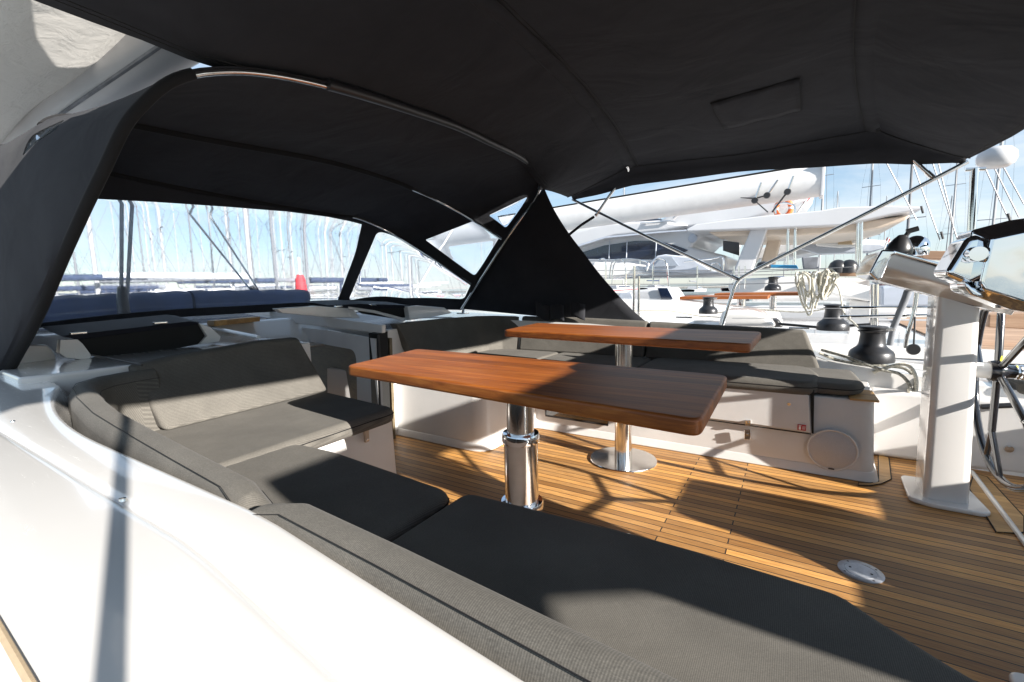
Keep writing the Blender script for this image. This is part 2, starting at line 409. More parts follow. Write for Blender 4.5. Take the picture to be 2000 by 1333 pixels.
# outboard coaming, far side
def sect(stations, name, mat, parent, bev=0):
    rows = [[Vector((x, y, z)) for y, z in prof] for x, prof in stations]
    return MB().grid(rows).build(name, mat, parent, angle=55)
cs = [(-6.5, [(3.30, .70), (3.36, .84), (3.75, .86), (4.2, .60), (4.45, .52), (4.5, -.7)]),
      (-3.2, [(3.40, .42), (3.42, .77), (3.75, .80), (4.0, .52), (4.45, .50), (4.5, -.7)]),
      (-1.4, [(3.40, .42), (3.44, .73), (3.66, .75), (3.85, .48), (4.45, .47), (4.5, -.7)]),
      (-.2, [(3.40, .42), (3.44, .66), (3.70, .67), (3.9, .46), (4.45, .45), (4.5, -.7)]),
      (.2, [(3.40, .40), (3.44, .53), (3.80, .535), (3.95, .45), (4.45, .44), (4.5, -.7)]),
      (.62, [(3.34, 0), (3.40, .48), (3.80, .50), (3.95, .44), (4.45, .43), (4.5, -.7)]),
      (1.0, [(3.30, 0), (3.38, .44), (3.80, .46), (3.95, .42), (4.45, .42), (4.5, -.7)]),
      (3.2, [(3.30, 0), (3.36, .42), (3.80, .43), (3.95, .41), (4.45, .41), (4.5, -.7)])]
sect(cs, 'side_deck', 'gel', yacht)
MB().box((.40, 3.30, 0), (3.2, 3.42, .40)).build('cockpit_side', 'gel_matt', yacht, bevel=.03)
MB().box((-6, 4.40, .44), (3.2, 4.46, .53)).build('toe_rail', 'gel', yacht, bevel=.01)
# locker door
dz = .006
def face(pts, y, th=.012, rr=0):
    q = [atY(a, b, y) for a, b in pts]
    if rr: q = roundpoly(q, rr)
    return q
door = MB().prism([Vector((p.x, 2.832, p.z)) for p in face([(1290, 745), (1580, 772), (1583, 845), (1455, 826), (1290, 806)], 2.838)], (0, .012, 0)).build('locker_door', 'gel_matt', yacht, bevel=.004)
g1 = atY(1580, 772, 2.835); g2 = atY(1584, 847, 2.835)
MB().prism([Vector((g1.x+.003, 2.836, g1.z+.03)), Vector((g1.x+.022, 2.836, g1.z+.03)), Vector((g2.x+.012, 2.836, g2.z)), Vector((g2.x+.003, 2.836, g2.z))], (0, .01, 0)).build('door_gap', 'seam', yacht, smooth=False)
a_ = atY(1290, 808, 2.835); b_ = atY(1584, 847, 2.835)
MB().tube([(a_.x, 2.838, a_.z), (b_.x, 2.838, b_.z-.004)], .004, 6).build('door_gap', 'seam', yacht)
def latch(px, py, wpx, hpx):
    q = [atY(px+dx*wpx, py+dy*hpx, 2.828) for dx, dy in ((-.5, -.5), (.5, -.5), (.5, .5), (-.5, .5))]
    t = MB().prism([Vector((p.x, 2.822, p.z)) for p in q], (0, .012, 0)).build('latch', 'steel', yacht, bevel=.003)
    cc = atY(px, py, 2.82)
    MB().lathe([(.001, 0), (.007, 0), (.006, .006), (.001, .007)], (cc.x, 2.823, cc.z), (0, -1, 0), 12).build('latch_knob', 'alu', t)
latch(1461, 826, 11, 10); latch(1460, 849, 12, 20)
cc = atY(1541, 790, 2.83)
MB().lathe([(.001, 0), (.0085, 0), (.008, .003), (.003, .003), (.002, .001)], (cc.x, 2.832, cc.z), (0, -1, 0), 16).build('lock', 'steel', door)
# fire extinguisher sticker (red with white pictogram)
s0, s1 = atY(1558, 829, 2.83), atY(1574, 842, 2.83)
st = MB().box((s0.x, 2.828, s1.z), (s1.x, 2.8315, s0.z)).build('sticker', 'redmark', door, smooth=False)
wd, ht = s1.x-s0.x, s0.z-s1.z
def mk(u0, v0, u1, v1, mb): mb.box((s0.x+wd*u0, 2.826, s1.z+ht*v0), (s0.x+wd*u1, 2.8275, s1.z+ht*v1))
mb = MB(); mk(.14, .12, .40, .66, mb); mk(.20, .70, .34, .80, mb); mk(.10, .80, .46, .88, mb)
for i in range(3):
    u = .56+.13*i
    mb.prism([(s0.x+wd*u, 2.826, s1.z+ht*.2), (s0.x+wd*(u+.05), 2.826, s1.z+ht*.2), (s0.x+wd*(u+.10), 2.826, s1.z+ht*.8), (s0.x+wd*(u+.05), 2.826, s1.z+ht*.8)], (0, .0015, 0))
mb.build('pictogram', 'white_ink', st, smooth=False)
# speaker
cc = atY(1625, 879, 2.838)
sp = MB().lathe([(.001, 0), (.108, 0), (.112, .006), (.106, .011), (.100, .009), (.09, .013), (.001, .018)], (cc.x, 2.842, cc.z), (0, -1, 0), 48).build('speaker', 'grille', yacht)
MB().lathe([(.106, .0), (.1125, .007), (.109, .0125), (.105, .0115), (.1045, .0)], (cc.x, 2.842, cc.z), (0, -1, 0), 48).build('speaker_rim', 'gel_matt', sp)
MB().box((cc.x-.012, 2.824, cc.z-.104), (cc.x+.014, 2.832, cc.z-.099)).build('speaker_badge', 'black', sp, smooth=False)
# open cubby in the bench front
q = face([(1066, 795), (1188, 805), (1188, 831), (1066, 812)], 2.84)
cub = MB().prism([Vector((p.x, 2.838, p.z)) for p in q], (0, .012, 0)).build('bench_cubby', 'blackgloss', yacht, bevel=.004)
MB().tube([Vector((p.x, 2.836, p.z)) for p in q+[q[0]]], .006, 6).build('cubby_frame', 'gasket', cub)
# drain plug, foot switch
cc = atY(1729, 855, 3.30); MB().lathe([(.001, 0), (.010, 0), (.009, .005), (.001, .005)], (cc.x, 3.318, cc.z), (0, -1, 0), 14).build('drain_plug', 'beige', yacht)
# teak cap at end of bench
MB().box((.27, 2.845, .422), (.39, 3.1, .433)).build('teak_cap', 'teak_trim', yacht, bevel=.003)
# ---- near bench mouldings
out = roundpoly([(-3.2, 1.60, 0), (-1.70, 1.60, 0), (-1.70, 1.02, 0), (-1.35, .98, 0), (.35, .88, 0), (.35, .46, 0), (-3.2, .46, 0)], [0, .06, .02, .02, .05, 0, 0], 5)
hi = [Vector((p.x-(.02 if p.x > -1.75 and p.x < -1.6 else 0), p.y, .40)) for p in out]
MB().frustum(out, hi).build('bench_moulding', 'gel_matt', yacht, bevel=.02)
# near coaming: lip, groove, broad deck
prof = [(.44, .40), (.375, .62), (.342, .704), (.338, .7125), (.334, .716), (.326, .7175), (.300, .7178), (.262, .7175), (.256, .7160), (.251, .7135), (.2485, .7115), (.2455, .7115), (.243, .7135), (.238, .7165), (.230, .7175), (.10, .7175), (-.2, .715), (-.7, .69), (-1.1, .60), (-1.12, -.7)]
rows = []
xs = [-7, -5, -4, -3.4]+[-3.0+.08*i for i in range(58)]+[1.9, 3]
for x in xs:
    b_ = max(0, -x-1.3); b_ = b_*b_*.17 if b_ < 1 else .17+(b_-1)*.05
    rows.append([Vector((x, y+b_*min(1, max(0, (y-.262)/.045)) - .10*min(.8, max(0, x+.65))*min(1, max(0, y/.2)), z)) for i, (y, z) in enumerate(prof)])
MB().grid(rows).build('coaming', 'gel', yacht, angle=75)
for px, py in ((25, 825), (240, 978)):
    cc = atZ(px, py, .716); MB().lathe([(.001, 0), (.006, 0), (.005, .004), (.001, .005)], cc, n=14).build('stud', 'steel', yacht)
# beige strap bottom-left
a_, b_ = atZ(-20, 1195, .722), atZ(66, 1345, .722)
tag(MB().tube([a_, a_.lerp(b_, .5), b_], .0035, 8).build('strap', 'beige'), 'thin beige bungee cord lying on the white coaming in the lower left corner', 'cord')

# ---- cabin top with companionway
def slab(pts, z0, z1, name, mat, parent, bevel=.012, **k):
    return MB().prism([Vector((x, y, z0)) for x, y in pts], (0, 0, z1-z0)).build(name, mat, parent, bevel=bevel, **k)
# near quarter of the cabin top
slab([(-4.6, .50), (-2.46, .43), (-2.41, .60), (-2.42, 1.62), (-3.0, 1.66), (-4.6, 1.66)], .45, .745, 'cabin_top', 'gel', yacht)
slab([(-4.6, 2.66), (-3.75, 2.50), (-2.42, 2.24), (-2.36, 3.42), (-4.6, 3.60)], .35, .757, 'cabin_top', 'gel', yacht)
MB().frustum([Vector(p) for p in ((-6.5, .25, .6), (-3.25, .55, .6), (-3.25, 3.55, .6), (-6.5, 3.7, .6))],
             [Vector(p) for p in ((-6.5, .4, .90), (-3.55, .62, .835), (-3.55, 3.5, .825), (-6.5, 3.6, .88))]).build('coachroof', 'gel', yacht, bevel=.03, seg=4)
# near companionway frame seen through: sloping white panel with rounded opening, dark slot and post
pA, pB = Vector((-2.38, 2.05, 0)), Vector((-3.75, 2.30, 0))
dirp = (pB-pA).normalized()
def onwall(px, py):
    n_ = Vector((-dirp.y, dirp.x, 0)); v = ray(px, py); t = (pA-CAM).dot(n_)/v.dot(n_); return CAM+v*t
wn_ = Vector((-dirp.y, dirp.x, 0))
outer = [onwall(*p) for p in ((735, 662), (640, 645), (520, 632), (470, 632), (470, 860), (748, 890))]
hole = roundpoly([onwall(*p) for p in ((698, 684), (610, 668), (480, 660), (480, 845), (702, 868))], [.09, 0, 0, 0, .03], 6)
from mathutils.geometry import tessellate_polygon
def holed(outer, hole, name, mat, parent, th):
    allv = outer+hole; tr = tessellate_polygon([outer, hole])
    mb = MB(); mb.add(allv, [tuple(t) for t in tr]); return mb.build(name, mat, parent, smooth=False, solid=th, solid_off=0)
holed(outer, hole, 'companionway_side', 'gel_matt', yacht, .02)
q = [onwall(*p)-wn_*.10 for p in ((735, 664), (450, 640), (450, 900), (745, 900))]
MB().prism(q, -wn_*.02).build('interior_panel', 'oak', yacht, smooth=False)
# dark slot
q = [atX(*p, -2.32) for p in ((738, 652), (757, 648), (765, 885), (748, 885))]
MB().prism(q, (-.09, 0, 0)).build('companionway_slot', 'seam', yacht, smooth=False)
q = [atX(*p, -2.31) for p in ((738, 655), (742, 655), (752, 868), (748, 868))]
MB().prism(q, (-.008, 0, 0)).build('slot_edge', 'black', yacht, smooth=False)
# header band over the opening
q = [onwall(*p)+wn_*.012 for p in ((757, 634), (600, 612), (470, 606), (300, 612), (300, 640), (470, 626), (540, 627), (757, 650))]
MB().prism(q, wn_*.03).build('companionway_header', 'gel_matt', yacht, bevel=.006)
q = [atX(*p, -3.45) for p in ((418, 627), (508, 619), (508, 628), (418, 638))]
MB().prism(q, (-.10, 0, 0)).build('teak_step', 'teak_trim', yacht, bevel=.003)
q = [atX(*p, -3.62) for p in ((408, 634), (520, 622), (520, 700), (408, 700))]
MB().prism(q, (-.03, 0, 0)).build('interior_bulkhead', 'cream', yacht, smooth=False)
slab([(-3.6, 1.3), (-2.45, 1.66), (-2.45, 2.12), (-3.6, 2.3)], -.3, -.25, 'cabin_floor', 'oak', yacht)
# far white post beside slot
q = [atX(*p, -2.39) for p in ((757, 645), (795, 640), (845, 700), (860, 800), (762, 872))]
MB().prism(q, (-.06, 0, 0)).build('seat_end_panel', 'gel_matt', yacht, bevel=.006)

# line bins on the cabin top
def bin_(pix, pixrim, pixlid, x, mirror=False, endp=None):
    b = [atX(a, c_, x) for a, c_ in pix]
    root = MB().prism(b, (-.04, 0, 0)).build('line_bin', 'seam', yacht, smooth=False)
    lid = MB().prism([atX(a, c_, x+.012) for a, c_ in pixlid], (-.30, 0, .035)).build('bin_lid', 'lid', root, bevel=.003)
    return root, lid
br, bl = bin_([(150, 660), (388, 631), (404, 658), (392, 672), (232, 702), (176, 695)], None, [(118, 657), (372, 628), (390, 630), (386, 635), (152, 664)], -2.9)
for px, py in ((152, 651), (312, 631)):
    cc = atX(px, py, -2.90)
    MB().box((cc.x-.01, cc.y-.03, cc.z-.006), (cc.x+.02, cc.y+.03, cc.z+.006)).build('hinge', 'steel', bl, bevel=.003)
# white cheeks of the bin
q = [atX(*p, -2.88) for p in ((388, 631), (412, 640), (432, 658), (428, 668), (404, 672), (390, 673), (404, 657))]
MB().prism(q, (-.05, 0, 0)).build('bin_cheek', 'gel', br, bevel=.004)
q = [atX(*p, -2.88) for p in ((118, 664), (152, 663), (162, 672), (180, 696), (172, 704), (130, 700), (116, 690))]
MB().prism(q, (-.05, 0, 0)).build('bin_cheek', 'gel', br, bevel=.004)
q = [atX(*p, -3.0) for p in ((10, 686), (40, 676), (92, 674), (104, 684), (112, 702), (60, 716), (4, 730))]
MB().prism(q, (-.05, 0, 0)).build('bin_cheek', 'gel', br, bevel=.01)
MB().tube([atZ(346, 630, .80), atZ(415, 641, .80), atZ(505, 659, .775)], .012, 8).build('lid_strut', 'gel', br)
MB().tube([atZ(180, 694, .775), atZ(277, 714, .765)], .005, 8).build('lid_strut', 'black', br)
# far bin
fb, fl = bin_([(700, 604), (798, 600), (806, 606), (800, 620), (770, 622), (712, 613)], None, [(640, 597), (705, 594), (800, 597), (799, 602), (702, 604)], -3.0)
q = [atX(*p, -2.95) for p in ((796, 599), (815, 597), (868, 601), (884, 612), (852, 618), (800, 626))]
MB().prism(q, (-.06, 0, 0)).build('bin_cheek', 'gel', fb, bevel=.006)
q = [atX(*p, -2.95) for p in ((540, 603), (620, 598), (690, 603), (704, 622), (640, 620), (552, 612))]
MB().prism(q, (-.06, 0, 0)).build('bin_cheek', 'gel', fb, bevel=.006)
MB().tube([atX(680, 602, -2.9), atX(730, 609, -2.8), atX(790, 625, -2.6)], .012, 8).build('lid_strut', 'gel', fb)
for px, py in ((660, 599), (727, 596)):
    cc = atX(px, py, -2.97)
    MB().box((cc.x-.01, cc.y-.03, cc.z-.006), (cc.x+.02, cc.y+.03, cc.z+.006)).build('hinge', 'steel', fl, bevel=.003)

# leather strap with snap on the near bench end
cc = atX(716, 850, -1.69)
sp_ = MB().prism([Vector((-1.70, cc.y-.012, .405)), Vector((-1.70, cc.y+.014, .405)), Vector((-1.70, cc.y+.012, .325)), Vector((-1.70, cc.y-.010, .325))], (.014, 0, 0)).build('cushion_strap', 'leather', yacht, bevel=.003)
MB().lathe([(.001, 0), (.006, 0), (.005, .004), (.001, .005)], (-1.686, cc.y, .338), (1, 0, 0), 12).build('snap', 'steel', sp_)

# ============================================================ CUSHIONS
def flatcushion(outline, z0, z1, label, name='seat_cushion', r=.06, bev=.03, group=None, catn='cushion', crown=.006):
    pts = roundpoly([Vector((x, y, 0)) for x, y in outline], r, 5)
    bm = bmesh.new()
    vs = [bm.verts.new((p.x, p.y, z0)) for p in pts]; f = bm.faces.new(vs)
    bmesh.ops.recalc_face_normals(bm, faces=[f])
    g = bmesh.ops.extrude_face_region(bm, geom=[f]); tv = [v for v in g['geom'] if isinstance(v, bmesh.types.BMVert)]
    for v in tv: v.co.z = z1
    bmesh.ops.recalc_face_normals(bm, faces=bm.faces)
    me = bpy.data.meshes.new(name); bm.to_mesh(me); bm.free()
    o = bpy.data.objects.new(name, me); col.objects.link(o); me.materials.append(M['fabric'])
    md = o.modifiers.new('b', 'BEVEL'); md.width = bev; md.segments = 5; md.limit_method = 'ANGLE'; md.angle_limit = R(50)
    me.shade_smooth()
    o.modifiers.new('wn', 'WEIGHTED_NORMAL')
    tag(o, label, catn, group)
    # piping seam
    inner = [Vector((p.x, p.y, z1-bev*.95)) for p in pts]
    cx = sum(p.x for p in pts)/len(pts); cy = sum(p.y for p in pts)/len(pts)
    ring = [p+(p-Vector((cx, cy, p.z))).normalized()*.0006 for p in inner]
    sm = MB().tube(ring+[ring[0]], .0022, 5, cap=False).build('piping', 'pocket', o)
    return o
def sweepcushion(path, prof, label, name='back_cushion', catn='backrest cushion', group=None):
    # path: list of (point, outward normal); prof: list of (out, up) closed
    rows = []
    for p, nrm in path:
        p = Vector(p); nrm = Vector(nrm).normalized()
        rows.append([p+nrm*a+Vector((0, 0, b)) for a, b in prof])
    n = len(prof); mb = MB(); vs = [q for r_ in rows for q in r_]
    fs = [(i*n+j, i*n+(j+1) % n, (i+1)*n+(j+1) % n, (i+1)*n+j) for i in range(len(rows)-1) for j in range(n)]
    fs += [tuple(range(n)), tuple(range((len(rows)-1)*n, len(rows)*n))]
    o = mb.add(vs, fs).build(name, 'fabric', None, bevel=.012, seg=3)
    tag(o, label, catn, group); return o
GS = 'grey woven seat cushions of the cockpit benches'
flatcushion([(-2.32, .56), (-2.30, 1.60), (-1.63, 1.53), (-1.62, .99), (-1.60, .56)], .395, .47, 'grey seat cushion across the near front corner, its forward end under the near backrest', group=GS)
flatcushion([(-1.605, .45), (-1.605, .985), (-1.40, 1.0), (-.80, .955), (-.772, .45)], .392, .468, 'grey seat cushion of the near bench between the corner cushion and the long one', group=GS)
flatcushion([(-.768, .45), (-.768, .965), (-.22, .985), (.10, .968), (.145, .925), (.25, .84), (.36, .80), (.40, .45)], .394, .474, 'long grey seat cushion nearest the camera at the bottom of the picture', group=GS, r=.05)
flatcushion([(-2.30, 2.24), (-2.30, 3.36), (-1.62, 3.36), (-1.62, 2.24)], .425, .50, 'grey seat cushion in the far front corner beside the cabin entrance', group=GS)
flatcushion([(-1.615, 2.815), (-1.615, 3.36), (-.86, 3.36), (-.86, 2.81)], .425, .50, 'grey seat cushion of the far bench seen between the two tables', group=GS)
flatcushion([(-.855, 2.81), (-.855, 3.36), (.10, 3.38), (.16, 3.1), (.13, 2.81)], .427, .505, 'rounded grey seat cushion of the far bench above the locker door', group=GS, r=.09, bev=.034)
flatcushion([(.02, 2.87), (.02, 3.39), (.33, 3.39), (.345, 2.96), (.28, 2.86)], .434, .497, 'small grey end cushion of the far bench above the speaker', group=GS, r=.06)
GB = 'grey backrest cushions round the cockpit'
pf = [(0, 0), (.10, .0), (.12, .10), (.105, .22), (.085, .265), (.05, .275), (.02, .26), (.01, .10)]
# near rolls (against the coaming), pushed outboard (-y)
def nroll(stn, label):
    path = []
    for st in stn: path.append((st[:3], st[3] if len(st) > 3 else (0, -1, 0)))
    pro_ = [(.01, 0), (.028, .12), (.045, .225), (.062, .256), (.085, .268), (.112, .262), (.130, .235), (.132, .18), (.12, 0)]
    o = sweepcushion(path, pro_, label, group=GB)
    for off in ((.1135, .2625), (.0455, .2265)):
        MB().tube([Vector(p)+Vector(n_).normalized()*off[0]+Vector((0, 0, off[1])) for p, n_ in path], .0008, 5).build('stitching', 'pocket', o)
    return o
nroll([(-2.265, .82, .46, (-1, 0, 0)), (-2.262, .74, .46, (-1, -.15, 0)), (-2.235, .675, .46, (-.85, -.5, 0)), (-2.18, .632, .46, (-.5, -.85, 0)), (-2.10, .608, .462, (-.15, -1, 0)), (-2.02, .592, .463), (-1.9, .565, .466), (-1.6, .522, .465), (-1.3, .497, .463), (-1.0, .476, .460), (-.80, .463, .458), (-.74, .450, .45), (-.715, .435, .43)], 'near backrest roll along the white coaming, sunlit with a dark pole shadow across it')
nroll([(-.70, .41, .43), (-.68, .435, .452), (-.62, .457, .458), (-.4, .442, .460), (-.1, .418, .462), (.3, .385, .462), (.55, .37, .46)], 'near backrest roll running out of the bottom edge of the picture')
# athwart near backrest
def slope(px0, label, pts_lo, pts_hi, th):
    lo = [Vector(p) for p in pts_lo]; hi = [Vector(p) for p in pts_hi]; th = Vector(th)
    mb = MB(); n = len(lo); vs = lo+hi+[p+th for p in lo]+[p+th*.7 for p in hi]
    fs = []
    for i in range(n-1):
        fs += [(i, i+1, n+i+1, n+i), (2*n+i+1, 2*n+i, 3*n+i, 3*n+i+1), (n+i, n+i+1, 3*n+i+1, 3*n+i), (i+1, i, 2*n+i, 2*n+i+1)]
    fs += [(0, n, 3*n, 2*n), (n-1, 2*n+n-1, 3*n+n-1, 2*n-1)]
    o = mb.add(vs, fs).build('back_cushion', 'fabric', None, bevel=.022, seg=4)
    tag(o, label, 'backrest cushion', GB); return o
lo = [(-2.21, .78, .47), (-2.225, 1.1, .47), (-2.24, 1.40, .47), (-2.25, 1.60, .47)]
hi = [(-2.36, .74, .745), (-2.365, .90, .765), (-2.37, 1.30, .79), (-2.375, 1.52, .785)]
slope(0, 'near front backrest, dark at the top and sunlit along the bottom, beside the cabin entrance', lo, hi, (-.10, 0, .0))
# far athwart and corner and side
lo = [(-2.25, 2.36, .49), (-2.25, 2.8, .49), (-2.24, 3.2, .49), (-2.16, 3.30, .49), (-2.04, 3.345, .49)]
hi = [(-2.38, 2.27, .80), (-2.38, 2.8, .80), (-2.36, 3.28, .79), (-2.26, 3.42, .785), (-2.08, 3.47, .78)]
slope(0, 'far front corner backrest beside the dark cabin entrance slot', lo, hi, (-.10, .0, 0))
lo = [(-2.03, 3.35, .49), (-1.5, 3.35, .49), (-1.0, 3.35, .49), (-.935, 3.35, .49)]
hi = [(-2.07, 3.48, .78), (-1.5, 3.47, .775), (-1.0, 3.46, .76), (-.935, 3.46, .757)]
slope(0, 'far side backrest behind the far table, its left half sunlit', lo, hi, (0, .09, 0))
lo = [(-.93, 3.352, .49), (-.4, 3.352, .485), (.165, 3.352, .48)]
hi = [(-.93, 3.452, .757), (-.5, 3.455, .742), (.075, 3.455, .722)]
slope(0, 'far side backrest with a sloped aft end and a patch of sun, below the lifelines', lo, hi, (0, .09, 0))

# ============================================================ TABLES
def table(corners, ztop, post, label, base, collars):
    t = thing('cockpit_table', label, 'table', (post[0], post[1], 0), 'twin teak cockpit tables')
    pts = roundpoly([Vector((x, y, ztop-.042)) for x, y in corners], .035, 6)
    top = MB().prism(pts, (0, 0, .042)).build('tabletop', 'table', t, bevel=.009, seg=4)
    x, y = post
    MB().lathe([(.001, 0), (.05, 0), (.05, ztop-.06), (.07, ztop-.055), (.07, ztop-.0425), (.001, ztop-.0425)], (x, y, .0), n=40).build('post', 'alu', t)
    if base: MB().lathe([(.001, .001), (.192, .001), (.195, .006), (.192, .011), (.055, .014), (.001, .014)], (x, y, 0), n=64).build('base_disc', 'alu', t)
    if collars:
        MB().lathe([(.052, .20), (.062, .20), (.062, .50), (.052, .50)], (x, y, 0), n=40).build('sleeve', 'alu', t)
        MB().lathe([(.052, .478), (.068, .478), (.069, .482), (.069, .505), (.066, .512), (.052, .513)], (x, y, 0), n=40).build('collar', 'chrome', t)
        MB().lathe([(.062, .215), (.079, .215), (.080, .22), (.080, .245), (.077, .252), (.062, .253)], (x, y, 0), n=40).build('collar', 'chrome', t)
        MB().lathe([(.001, .0), (.074, .0), (.074, .216), (.06, .217)], (x, y, 0), n=40).build('lower_sleeve', 'alu', t)
    anchor(t, (x, y, 0))
table([(-1.535, 1.175), (-.161, 1.035), (-.170, 1.600), (-1.62, 1.68)], .74, (-.828, 1.37), 'nearer teak table on a telescopic chromed post with two collars', False, True)
table([(-1.538, 2.358), (-.148, 2.174), (-.136, 2.737), (-1.60, 2.913)], .775, (-.822, 2.54), 'farther teak table on a plain post with a round base disc', True, False)

# ============================================================ SPRAYHOOD
hood = thing('sprayhood', 'black canvas sprayhood with clear vinyl windows over the cabin entrance', 'sprayhood')
A = [(-2.87, .45, .70), (-2.50, .50, .965), (-2.22, .545, 1.22), (-2.0, .60, 1.45), (-1.87, .68, 1.66), (-1.80, .86, 1.825), (-1.79, 1.3, 1.945), atX(870, 236, -1.79), atX(960, 277, -1.79), atX(1022, 308, -1.795), atX(1057, 342, -1.83), atX(1050, 385, -1.92), atX(1000, 455, -2.18), atX(950, 532, -2.48), atX(903, 604, -2.80)]
Mb = [(-2.875, .44, .70), (-2.52, .49, .967), (-2.27, .53, 1.20), (-2.38, .56, 1.46), (-2.60, .62, 1.73), (-2.76, .86, 1.86), (-2.80, 1.3, 1.90), (-2.80, 2.1, 1.95), (-2.80, 2.7, 1.93), atX(815, 372, -2.80), atX(872, 399, -2.74), atX(930, 432, -2.55), atX(983, 467, -2.27), (-2.51, 3.575, 1.20), (-2.82, 3.585, .83)]
Fb = [(-2.88, .43, .70), (-2.55, .48, .962), (-2.62, .49, 1.10), (-2.95, .51, 1.38), (-3.28, .55, 1.68), (-3.46, .74, 1.82), (-3.53, 1.2, 1.775), (-3.54, 2.1, 1.735), (-3.54, 2.7, 1.725), atX(700, 426, -3.52), atX(760, 452, -3.45), atX(805, 478, -3.25), atX(860, 514, -2.95), atX(922, 556, -2.62), (-2.83, 3.59, .83)]
Wb = [(-2.89, .42, .70), (-3.0, .42, .745), (-3.2, .44, .77), (-3.45, .48, .80), (-3.75, .50, .825), (-3.97, .62, .845), (-4.05, 1.2, .865), (-4.03, 2.1, .87), (-4.02, 2.8, .86), (-3.98, 3.12, .85), (-3.85, 3.35, .84), (-3.6, 3.48, .832), (-3.3, 3.55, .83), (-3.05, 3.58, .828), (-2.84, 3.60, .825)]
SUB = 6
def between(r0, r1, r2, r3, n):
    out = []
    for k in range(n):
        t = k/n; row = []
        for j in range(len(r1)):
            p0, p1, p2, p3 = r0[j], r1[j], r2[j], r3[j]
            row.append(p1.lerp(p2, t) + (Vector((0, 0, -.014))*math.sin(math.pi*t) if 24 < j < 62 else Vector()))
        out.append(row)
    return out
cA, cM, cFb, cW = [cat(k, SUB) for k in (A, Mb, Fb, Wb)]
rows = between(cA, cA, cM, cFb, 6)+between(cA, cM, cFb, cW, 6)+between(cM, cFb, cW, cW, 6)+[cW]
shell = MB().grid(rows).build('canopy', 'canvas', hood, solid=.006, solid_off=0, angle=60)
bake(shell)
bpy.context.view_layer.update()
bvh = BVHTree.FromPolygons([v.co for v in shell.data.vertices], [p.vertices for p in shell.data.polygons])
def onhood(px, py):
    v = ray(px, py).normalized(); h, n_, i, d = bvh.ray_cast(CAM, v)
    return h, n_
def window(pix, rr, name, dep=.13, plane=None):
    if plane:
        a_, b_, c_ = [Vector(q) for q in plane]; pn = (b_-a_).cross(c_-a_).normalized()
        pts = [CAM+ray(*p)*((a_-CAM).dot(pn)/ray(*p).dot(pn)) for p in pix]
    else: pts = [onhood(*p)[0] for p in pix]
    if any(p is None for p in pts): print('window miss', pix); return
    nrm = Vector((0, 0, 0)); n = len(pts)
    c = sum(pts, Vector())/n
    for i in range(n): nrm += (pts[i]-c).cross(pts[(i+1) % n]-c)
    nrm.normalize()
    # flatten onto the mean plane, round the corners
    fl = [p-nrm*(p-c).dot(nrm) for p in pts]
    rp = roundpoly(fl, rr, 5)
    cut = MB().prism([p-nrm*dep for p in rp], nrm*2*dep).build('cut', 'canvas', None, smooth=False)
    pane = bpy.data.objects.new(name, shell_src.copy()); col.objects.link(pane)
    for ob, op in ((pane, 'INTERSECT'), (shell, 'DIFFERENCE')):
        md = ob.modifiers.new('w', 'BOOLEAN'); md.object = cut; md.operation = op; md.solver = 'EXACT'
        bake(ob)
    bpy.data.objects.remove(cut)
    pane.data.materials.clear(); pane.data.materials.append(M['vinyl']); pane.parent = hood
    MB().tube([p for p in rp+[rp[0]]], .0015, 4, cap=False)
    return pane
shell_src = shell.data.copy()
window([(136, 388), (300, 397), (450, 406), (560, 414), (640, 424), (703, 436), (690, 490), (655, 588), (560, 592), (500, 596), (350, 606), (240, 616), (58, 632), (95, 500)], [.02]+[0]*4+[0, .06, 0, .06]+[0]*3+[.05, 0], 'windscreen', .30, ((-3.54, 1.2, 1.71), (-3.54, 2.8, 1.72), (-4.03, 2.0, .868)))
window([(737, 452), (830, 500), (921, 553), (906, 585), (790, 583), (680, 588), (708, 520)], [.05, 0, .03, .05, 0, .04, 0], 'side_window', .26)
window([(830, 469), (924, 432), (977, 462), (927, 539)], [.02, .02, .03, .03], 'side_window')
window([(954, 421), (1031, 384), (988, 446)], [.02, .03, .03], 'side_window')
window([(43, 306), (60, 268), (128, 233), (112, 252)], [.02, .02, .02, .02], 'side_window')
shell.data.shade_smooth(); shell.data.set_sharp_from_angle(angle=R(50))
for nm, pts, s0, s1 in (('hood_bow', A, 0, 15), ('hood_bow', Mb, 2, 13), ('hood_bow', Fb, 2, 14)):
    c_ = cat(pts[s0:s1], 10)
    cen = Vector((-2.6, 2.05, 1.0))
    c_ = [p+(cen-p).normalized()*.017 for p in c_]
    MB().tube(c_, .0125, 12).build(nm, 'steel', hood)
# canvas sleeves over the bows where the photo shows cloth, leaving bare tube elsewhere
def sleeve(pts, i0, i1, r=.021, off=.012, mt='pocket'):
    c_ = cat(pts, 10)[i0:i1]; cen = Vector((-2.6, 2.05, 1.0))
    MB().tube([p+(cen-p).normalized()*off for p in c_], r, 10).build('bow_sleeve', mt, hood)
sleeve(A, 61, 108, .026, .006, 'black'); sleeve(Mb, 40, 89, .02, .012); sleeve(Fb, 40, 88, .02, .012); sleeve(A, 0, 50, .019, .014); 
# foot fitting far
MB().box((-2.86, 3.54, .785), (-2.76, 3.62, .80)).build('deck_fitting', 'steel', hood, bevel=.004)
MB().tube([(-2.81, 3.58, .80), (-2.78, 3.565, .87)], .016, 10).build('deck_fitting', 'steel', hood)
